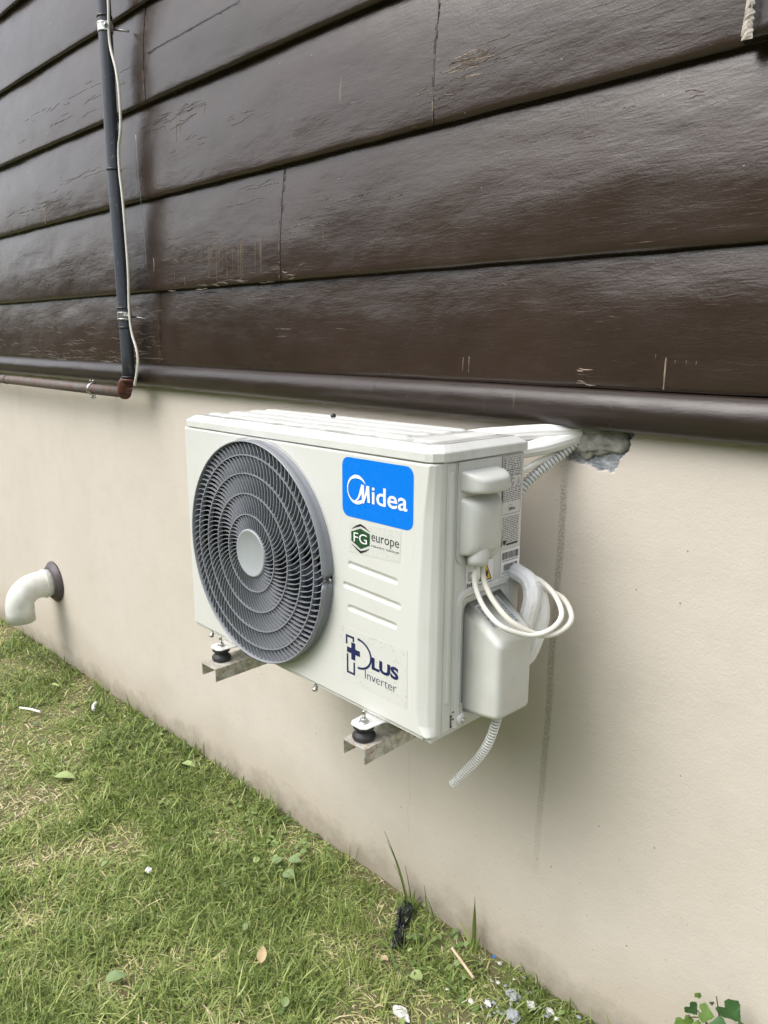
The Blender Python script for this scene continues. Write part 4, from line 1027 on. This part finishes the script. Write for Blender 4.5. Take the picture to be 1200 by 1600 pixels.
def lawn(n, x0, x1, y0, y1, wmul=1.):
    X, Y = scatter(n, x0, x1, y0, y1)
    dens = 1 / (1 + np.maximum(0, np.hypot(X - .3, Y + .9) - 1.2) * .8) ** 1.3
    k_ = RNG.random(len(X)) < dens; X, Y = X[k_], Y[k_]; n = len(X); dens = dens[k_]; wmul = wmul * (1 + .35 * (1 / dens - 1) ** .6)
    big = vfield(X, Y, 1.5, 2) + .5 * vfield(X, Y, 4.5, 5); pat = vfield(X, Y, 9, 8); fine = vfield(X, Y, 28, 3)
    dry = np.clip(.5 + 1.1 * big + .9 * pat, 0, 1)
    wallish = np.exp(-(-Y) / .30)
    dry = np.clip(dry - .15 * wallish + .18 * np.exp(-((X + .8) / .5) ** 2) * np.exp(-((Y + .45) / .3) ** 2), 0, 1)
    keep = RNG.random(n) < np.clip(.95 - .25 * dry + .35 * fine - .35 * np.exp(Y / .04) , .3, 1)
    wmul = wmul[keep] if isinstance(wmul, np.ndarray) else wmul; X, Y, dry, fine, wallish = X[keep], Y[keep], dry[keep], fine[keep], wallish[keep]; n = len(X)
    yaw = RNG.uniform(0, 2 * PI, n) + .8 * vfield(X, Y, 6, 12); L = RNG.gamma(4.5, .0076, n) * (1.1 - .35 * dry) * (1 + .5 * np.maximum(0, fine)) * (1 - .15 * wallish)
    L = np.clip(L, .010, .095); Wd = RNG.uniform(.0013, .0038, n) * wmul
    lean = np.clip(RNG.normal(.98 + .35 * dry, .38, n), .1, 1.56)
    tint = np.clip(RNG.normal(.52 - .14 * wallish, .17, n) + .30 * (dry - .45) + .16 * fine, 0, 1)
    straw = RNG.random(n) < (.12 + .48 * dry ** 2); tint[straw] = RNG.uniform(.78, 1, straw.sum()); lean[straw] = np.clip(RNG.normal(1.35, .15, straw.sum()), .9, 1.56)
    return blades('grass', X, Y, L, Wd, lean, yaw, tint)
M_all = new()
me = lawn(760000, -3.9, .9, -1.75, -.004)
g1 = obj('grass', me, M['grass']); tag(g1, 'short mown lawn of mixed green and straw-coloured blades', 'grass', kind='stuff')
me = lawn(26000, -5.2, 2.2, -3.4, -1.6, 2.4)
g2 = obj('grass', me, M['grass']); tag(g2, 'lawn grass beyond the mown strip, nearer the viewer', 'grass', kind='stuff')
# creeping broad-leaved weeds mixed into the lawn
t = NT('weed_leaves'); at = t.n('Attribute', attribute_name='tint').outputs['Fac']
c = t.ramp(at, [(0, (.055, .095, .025)), (.5, (.13, .20, .055)), (1, (.25, .33, .11))]); M['weed'] = t.set(color=c, rough=.5, normal=t.bump(t.noise(260, 3), .4, .001))
def leaf_outline(kind, n=12):
    if kind == 'round': return [(.5 + .5 * math.cos(a), .46 * math.sin(a)) for a in np.linspace(PI, -PI, n, endpoint=False)]
    out = []
    for i in range(n // 2 + 1):
        s = i / (n // 2); out.append((s, .30 * math.sin(PI * s ** .75) ** .9 if 0 < s < 1 else 0))
    return out + [(s, -w) for s, w in out[-2:0:-1]]
def add_leaf(bm, base, yaw, L, pitch, kind='oval', curl=.25, wid=1., tint=None, lay=None, roll=0.):
    o = leaf_outline(kind); Mx = Matrix.Translation(base) @ Matrix.Rotation(yaw, 4, 'Z') @ Matrix.Rotation(-pitch, 4, 'Y') @ Matrix.Rotation(roll, 4, 'X')
    rim = [bm.verts.new(Mx @ Vector((s * L, w * L * wid, -curl * L * (s - .35) ** 2 + .25 * abs(w) * L))) for s, w in o]
    mid = [bm.verts.new(Mx @ Vector((s * L, 0, -curl * L * (s - .35) ** 2))) for s in (.3, .6, .82)]
    vs_ = rim; n = len(vs_); fs = []
    ctr = lambda v: min(range(3), key=lambda q: (mid[q].co - v.co).length)
    for i in range(n):
        a, b = vs_[i], vs_[(i + 1) % n]; qa, qb = ctr(a), ctr(b)
        fs.append(bm.faces.new((a, b, mid[qa])))
        if qa != qb: fs.append(bm.faces.new((b, mid[qb], mid[qa])))
    for f in fs: f.smooth = True
    if lay is not None:
        for v in rim + mid: v[lay] = tint
def g_at(x, y): return float(ground_z(np.array([x]))[0] + gnoise(np.array([x]), np.array([y]))[0])
bm = new(); lay = bm.verts.layers.float.new('tint'); rnd = random.Random(8); nn_ = 0
while nn_ < 520:
    x = rnd.uniform(-3.4, .7); y = -abs(rnd.gauss(0, .28)) - .012
    if y < -1.3: continue
    if noise.noise(Vector((x * 3.3, y * 3.3, 4))) + .25 * math.exp(y / .2) + .1 < rnd.random() * .6: continue
    k = rnd.choice((1, 2, 3)); tn = rnd.random() * .8
    for q in range(k): add_leaf(bm, Vector((x + rnd.gauss(0, .01), y - abs(rnd.gauss(0, .008)), g_at(x, y) + rnd.uniform(.004, .020))), rnd.random() * 6.28, rnd.uniform(.008, .021), rnd.uniform(-.3, .6), rnd.choice(('oval', 'round', 'oval')), tint=min(1, tn + rnd.random() * .2), lay=lay, wid=rnd.uniform(.8, 1.3))
    nn_ += 1
for v in bm.verts: v.co.y = min(v.co.y, -.003)
tag(obj('clover', bm, M['weed']), 'small broad-leaved weeds creeping through the lawn along the wall', 'ground cover', kind='stuff')
# longer grass tufts at the wall
def tuft(x, y, n, L, label, spread=.5, tint=(.2, .5), sp=.012, wd=(.002, .004)):
    X = np.full(n, 0.) + RNG.normal(0, sp, n); Y = np.minimum(RNG.normal(0, sp * .7, n), .0); yaw = RNG.uniform(0, 2 * PI, n)
    zb = np.full(n, 0.); me = blades('grass_tuft', X, Y + 0 * X, RNG.uniform(.55, 1, n) * L, RNG.uniform(*wd, n), np.clip(np.abs(RNG.normal(0, spread, n)), .05, 1.4), yaw, RNG.uniform(*tint, n), bend=1.0, z0=zb)
    o = obj('grass_tuft', me, M['grass']); o.location = (x, y, g_at(x, y) - .004); return tag(o, label, 'grass tuft', 'grass tufts at the foot of the wall')
tuft(-2.235, -.03, 26, .12, 'tall grass tuft at the wall just right of the white elbow pipe', .5)
tuft(-1.93, -.025, 22, .12, 'thin grass tuft at the wall between the elbow pipe and the lawn bend', .5)
tuft(-.965, -.03, 34, .12, 'low grass tuft where the wall meets the lawn, below the left bracket', .6)
tuft(-.62, -.03, 20, .10, 'straggly grass tuft at the dark stained wall foot', .8)
tuft(-.40, -.17, 130, .10, 'thick bright green grass clump in front of the black plastic scrap', .55, (.35, .62), .05)
tuft(-.27, -.26, 110, .10, 'bright green grass clump in the lower middle of the lawn', .6, (.35, .65), .05)
tuft(-.50, -.06, 50, .08, 'dark leafy grass clump left of the tall seed stalks', .7, (.15, .45), .03)
tuft(-.13, -.05, 40, .08, 'leafy grass clump at the foot of the wall under the single stalk', .8, (.2, .5), .03)
def stalks(x, y, items, label):
    bm = new(); lay = bm.verts.layers.float.new('tint'); g = g_at(x, y)
    for (dx, dy, h, bx, by, w, tn) in items:
        pv = None; n = 9; ph = random.random() * 6
        for i in range(n + 1):
            s = i / n; p = Vector((dx + bx * s ** 1.6, dy + by * s ** 1.6, h * s)); ww = w * (1 - s ** 3) * (.55 + .9 * math.sin(PI * min(1, s * .9 + .1)))
            d = Vector((math.cos(ph), math.sin(ph) * .5, 0)).normalized() * max(ww, .0002); cur = (bm.verts.new(p + d), bm.verts.new(p + Vector((0, -.0012, 0))), bm.verts.new(p - d))
            for c_ in cur: c_[lay] = tn
            if pv:
                for q in (0, 1): bm.faces.new((pv[q], cur[q], cur[q + 1], pv[q + 1]))
            pv = cur
    o = obj('weed_stalk', bm, M['grass']); o.location = (x, y, g); return tag(o, label, 'grass stalk', 'tall stalks at the foot of the wall')
stalks(-.375, -.030, [(0, 0, .185, -.085, .0, .0030, .2), (.004, 0, .165, -.075, -.004, .0022, .28), (.01, .002, .10, -.06, .0, .0026, .3), (.018, 0, .115, -.03, .005, .0042, .12), (.02, 0, .07, .01, .0, .0036, .35), (.03, 0, .055, .03, .0, .0036, .2), (-.01, 0, .05, -.02, -.01, .005, .45)], 'tall dark grass stalks rising against the wall above the black plastic scrap')
stalks(-.150, -.028, [(0, 0, .160, -.002, .0, .0042, .12), (-.004, 0, .08, -.004, .004, .0025, .3), (-.01, 0, .075, -.035, -.004, .0040, .55), (.006, 0, .06, .012, .0, .003, .4)], 'single seed stalk rising against the wall near the middle of its foot')
stalks(-.275, -.028, [(0, 0, .075, -.035, .0, .0020, .3), (.02, 0, .05, -.012, .0, .002, .4), (-.03, 0, .10, -.01, .0, .0018, .35)], 'short thin grass stalks between the two taller stalks')
# ivy seedling
iv = empty('ivy_plant', (.455, -.06, g_at(.455, -.06)), label='small ivy plant with fresh green lobed leaves in the lower right corner', cat='plant')
I0 = Vector((.455, -.06, g_at(.455, -.06)))
t = NT('ivy_fresh'); M['ivy'] = t.set(color=t.mix(t.noise(60, 4), (.09, .17, .03), (.16, .26, .06)), rough=.4, normal=t.bump(t.noise(160, 3), .5, .001))
t = NT('ivy_dark'); M['ivyd'] = t.set(color=t.mix(t.noise(60, 4), (.035, .10, .030), (.08, .17, .06)), rough=.38, normal=t.bump(t.noise(160, 3), .5, .001))
M['stem'] = simple('stem_brown', (.07, .055, .03), .7, var=.3)
bm = new()
for P in ([(0, 0, 0), (.0, .0, .12), (-.018, .0, .22), (-.028, .005, .27), (-.036, .008, .297)], [(-.015, 0, .20), (-.035, -.008, .235), (-.060, -.010, .262)], [(-.02, 0, .22), (-.05, -.005, .245), (-.078, -.01, .232)], [(.0, 0, .17), (.015, .002, .235), (.028, .006, .262), (.05, .01, .28)], [(.012, 0, .23), (.022, .0, .275)]):
    tube(bm, catmull(P, 5), .0011, 6)
obj('stem', bm, M['stem'], iv)
IVY = [(0, -.16), (.26, -.40), (.58, -.36), (.70, -.08), (.86, .16), (.68, .42), (.46, .58), (.26, .84), (0, 1.02), (-.24, .82), (-.47, .58), (-.70, .40), (-.84, .12), (-.68, -.10), (-.56, -.38), (-.25, -.42)]
def ivy_leaf(c, L, spin, tilt, yaw, mat, fold=.25, label=None):
    """lobed leaf blade: spin in its own plane, tilt back from vertical, yaw about z"""
    bm = new(); Mx = Matrix.Translation(Vector(c) - I0) @ Matrix.Rotation(yaw, 4, 'Z') @ Matrix.Rotation(-tilt, 4, 'X') @ Matrix.Rotation(spin, 4, 'Y')
    n = len(IVY); sm = []
    for i in range(n):
        a, b = IVY[i], IVY[(i + 1) % n]
        sm.append(a); sm.append(((a[0] + b[0]) / 2 * .97, (a[1] + b[1]) / 2 * .97))
    P = lambda u, v: Mx @ Vector((u * L, (fold * abs(u) - .18 * (v - .3) ** 2 + .05 * math.sin(u * 9 + v * 7)) * L, v * L))
    rim = [bm.verts.new(P(u, v)) for u, v in sm]; mid = [bm.verts.new(P(0, v)) for v in (.0, .45, .8)]
    near = lambda v: min(range(3), key=lambda q: (mid[q].co - v.co).length)
    for i in range(len(rim)):
        a, b = rim[i], rim[(i + 1) % len(rim)]; qa, qb = near(a), near(b)
        bm.faces.new((a, b, mid[qa])).smooth = True
        if qa != qb: bm.faces.new((b, mid[qb], mid[qa])).smooth = True
    return obj('leaf', bm, mat, iv)
A_ = .75
for c_, L_, sp_, ti_, ya_, m_ in (((.377, -.078, -.545), .024, 2.9, .5, A_, 'ivy'), ((.380, -.062, -.5226), .018, 2.4, .2, A_, 'ivyd'), ((.409, -.082, -.497), .020, 1.9, .7, A_, 'ivy'), ((.390, -.060, -.492), .009, .4, .1, A_, 'ivy'),
      ((.440, -.055, -.486), .030, 2.2, .1, .4, 'ivyd'), ((.443, -.085, -.512), .026, .2, .9, A_, 'ivyd'), ((.403, -.082, -.545), .020, .3, .8, A_, 'ivy'), ((.4125, -.05, -.497), .006, 3.1, .1, A_, 'ivyd'), ((.466, -.05, -.515), .014, 1.2, .3, A_, 'ivyd'),
      ((.504, -.05, -.485), .009, .6, .3, A_, 'ivyd'), ((.430, -.06, -.56), .022, 2.7, .6, A_, 'ivyd'), ((.36, -.07, -.60), .022, 2.0, .6, A_, 'ivyd')):
    ivy_leaf(c_, L_, sp_, ti_, ya_, M[m_])

# ================================================================== UNSEEN TREE MASS BEHIND THE VIEWER (added to darken the lower reflections in the gloss paint)
def reflection_trees_f(U, V):
    X = U; top = 6.4 + 1.9 * nz(U, U * 0, .16, 3) + .7 * nz(U, U * 0, .6, 8)
    Y = -11 - .10 * X * 0 - 2.2 * np.sin(V * PI * .5) ** 2 + 1.0 * nz(U, V * 3, .45, 5) + .35 * nz(U, V * 4, 1.7, 6)
    return X, Y, -.9 + V * top
wm = gridmesh('reflection_trees', np.linspace(-45, 45, 260), np.linspace(0, 1, 26), reflection_trees_f)
bm = new(); bm.from_mesh(wm); rnd = random.Random(21)
vv = [v.co.copy() for v in bm.verts]
for _ in range(9000):
    p = rnd.choice(vv) + Vector((rnd.gauss(0, .25), rnd.uniform(0, .45), rnd.gauss(0, .25))); a = rnd.uniform(.08, .26)
    d1 = Vector((rnd.gauss(0, 1), rnd.gauss(0, 1), rnd.gauss(0, 1))).normalized() * a; d2 = d1.orthogonal().normalized() * a * .6
    bm.faces.new([bm.verts.new(p + q) for q in (d1, d2, -d1, -d2)])
tag(obj('reflection_trees', bm, simple('reflection_foliage', (.035, .055, .022), .8, var=.4, vs=1.5)), 'unseen dark green tree mass, added behind the viewer to darken reflections in the gloss paint', 'reflection_trees', kind='stuff')

# ================================================================== LITTER
M['leafpale'] = simple('leaf_pale', (.30, .38, .15), .5, var=.15, vs=80, bump=.4)
M['leafgrey'] = simple('leaf_greygreen', (.19, .27, .12), .5, var=.2, vs=80, bump=.4)
M['leafdry'] = simple('leaf_dry', (.45, .34, .20), .7, var=.25, vs=80, bump=.5)
def leafobj(x, y, L, yaw, mat, label, kind='oval', wid=1., z=.022, pitch=.05, k=1):
    bm = new(); add_leaf(bm, Vector((0, 0, 0)), yaw, L, pitch, kind, .35, wid)
    bmesh.ops.subdivide_edges(bm, edges=bm.edges, cuts=1)
    for v in bm.verts: v.co.z += .002 * noise.noise(v.co * 90 + Vector((k, 0, 0)))
    o = obj('fallen_leaf', bm, mat, smooth=True); o.location = (x, y, g_at(x, y) + z); return tag(o, label, 'leaf', 'single leaves lying on the lawn')
leafobj(-1.655, -.455, .075, .75, M['leafpale'], 'long pale green leaf lying on the grass at the far left', wid=.95)
leafobj(-2.42, -.17, .05, .5, M['leafpale'], 'narrow pale leaf near the far end of the lawn', wid=.6)
leafobj(-.705, -.715, .050, 1.1, M['leafgrey'], 'grey-green oval leaf near the bottom edge of the lawn', wid=1.1)
leafobj(-.735, -.150, .040, .6, M['leafgrey'], 'topmost of three round grey-green leaves by the wall', 'oval', 1.5)
leafobj(-.745, -.190, .036, 2.2, M['leafgrey'], 'left one of three round grey-green leaves by the wall', 'oval', 1.6)
leafobj(-.700, -.195, .042, .2, M['leafgrey'], 'lowest of three round grey-green leaves by the wall', 'oval', 1.5)
leafobj(-.60, -.40, .034, 1.9, M['leafgrey'], 'small bluish leaf half hidden in the middle of the lawn', wid=.9, z=.026)
leafobj(-.205, -.20, .030, .3, M['leafpale'], 'round light green leaf in front of the dry stick', 'round', 1.1)
leafobj(-.475, -.435, .045, 2.4, M['leafdry'], 'curled dry tan leaf on the yellowed patch', wid=.9, z=.028, pitch=.3)
leafobj(-.29, -.215, .022, .3, M['leafdry'], 'tiny orange-tan leaf beside the bright grass clump', wid=1.2)
leafobj(-1.41, -.10, .06, .4, M['leafpale'], 'long light leaf below the vertical pipe near the wall', wid=.8)
def stick(P, r, mat, label, name='stick', cat='stick', cap=True, seg=10):
    x, y = P[0][0], P[0][1]; g = g_at(x, y); bm = new(); C_ = catmull([(a - x, b - y, c_) for a, b, c_ in P], 6)
    tube(bm, C_, r, seg, rf=lambda i, s, a: 1 + .1 * noise.noise(Vector((s * 90, a, 0))) if name == 'stick' else 1); o = obj(name, bm, mat); o.location = (x, y, g); return tag(o, label, cat)
M['dryst'] = simple('dry_stick', (.55, .43, .30), .7, var=.2, vs=60, bump=.5)
M['offcut'] = simple('offcut_white', (.80, .81, .80), .4, var=.03)
stick([(-.178, -.080, .030), (-.14, -.092, .028), (-.088, -.108, .024)], .0036, M['dryst'], 'tan dry stick lying on the grass near the wall at lower right')
stick([(-2.29, -.345, .022), (-2.24, -.320, .024), (-2.19, -.300, .023)], .0045, M['offcut'], 'straight white plastic offcut on the grass at the far left', 'plastic_offcut', 'offcut')
stick([(-2.10, -.105, .026), (-2.075, -.128, .027), (-2.045, -.140, .026)], .0060, M['offcut'], 'bent white plastic offcut on the grass nearer the wall', 'plastic_offcut', 'offcut')
def stone(x, y, s, mat, label, k=0, z=.012, name='stone', cat='stone', group=None):
    bm = new(); lump(bm, (0, 0, 0), 1, s, .5, k, 3)
    for f in bm.faces: f.smooth = False
    o = obj(name, bm, mat); o.location = (x, y, g_at(x, y) + z); return tag(o, label, cat, group)
M['stw'] = simple('stone_white', (.62, .62, .60), .7, var=.25, vs=120, bump=.5)
M['stg'] = simple('stone_grey', (.30, .32, .33), .8, var=.3, vs=60, bump=.6)
stone(-.985, -.457, (.010, .008, .007), M['stw'], 'small white pebble alone in the middle of the lawn', 1, .022)
stone(-.150, -.290, (.022, .012, .008), M['stw'], 'flat white stone at the bottom edge of the picture', 2, .015)
SL = [(.000, -.075, .017, 'stg', 'grey rubble stone nearest the end of the dry stick'), (.030, -.118, .019, 'stg', 'larger grey rubble stone at the bottom edge of the picture by the wall'),
      (-.030, -.130, .009, 'stw', 'small white stone chip left of the grey rubble'), (.045, -.070, .013, 'stw', 'white stone chip right of the grey rubble, close to the wall'),
      (-.062, -.152, .008, 'stw', 'small white stone chip below the round light green leaf'), (.082, -.052, .011, 'stw', 'white stone chip at the wall foot, rightmost of the rubble')]
for k, (x_, y_, s_, m_, lb_) in enumerate(SL): stone(x_, y_, (s_ * .9, s_ * .7, s_ * .45), M[m_], lb_, 5 + k, .010)
for mm, nn_, seed in (('stg', 50, 3), ('stw', 16, 4)):
    rnd = random.Random(seed); bm = new()
    for q in range(nn_):
        x_ = rnd.gauss(.02, .07); y_ = -abs(rnd.gauss(.09, .05)) - .01; r_ = rnd.uniform(.0015, .006); ret = bmesh.ops.create_icosphere(bm, subdivisions=1, radius=1)
        c_ = Vector((x_, y_, g_at(x_, y_) + rnd.uniform(.002, .012)))
        for v in ret['verts']: v.co = c_ + Vector((v.co.x * r_ * rnd.uniform(.5, 1.6), v.co.y * r_ * rnd.uniform(.6, 1.3), v.co.z * r_ * .5))
    tag(obj('gravel', bm, M[mm]), '%s grit scattered through the grass at lower right' % ('grey' if mm == 'stg' else 'white'), 'gravel', kind='stuff')
M['bag'] = simple('bag_black', (.018, .021, .030), .28, var=.3, vs=50)
bm = new(); n1, n2 = 26, 16; rows = []
for i in range(n1):
    row_ = []
    for j in range(n2):
        u, v = i / (n1 - 1), j / (n2 - 1); e = .35 * noise.noise(Vector((u * 3, v * 3, 5)))
        x_ = -.040 + .075 * u + .018 * (v - .5) + .012 * e; y_ = .045 - .110 * u + .040 * (v - .5) * (1 + e); z_ = .012 + .018 * math.sin(PI * v) + .030 * max(0, .5 - u) + .016 * noise.noise(Vector((u * 6, v * 6, 1))) + .007 * noise.noise(Vector((u * 15, v * 15, 2)))
        row_.append(bm.verts.new((x_, min(y_, .070), z_)))
    rows.append(row_)
for i in range(n1 - 1):
    for j in range(n2 - 1):
        if noise.noise(Vector((i * .5, j * .5, 9))) < .22: bm.faces.new((rows[i][j], rows[i + 1][j], rows[i + 1][j + 1], rows[i][j + 1]))
o = obj('plastic_scrap', bm, M['bag']); o.location = (-.322, -.095, g_at(-.322, -.095) - .008); tag(o, 'crumpled black plastic scrap in the grass at the foot of the wall', 'plastic scrap')
o.modifiers.new('s', 'SOLIDIFY').thickness = .0008
bm = new(); box(bm, -.005, .005, -.003, .003, 0, .003); o = obj('plastic_chip', bm, simple('chip_blue', (.03, .16, .5), .4), bevel=.001); o.location = (-.087, -.030, g_at(-.087, -.03) + .026); tag(o, 'tiny blue plastic chip in the grass near the wall', 'plastic chip')
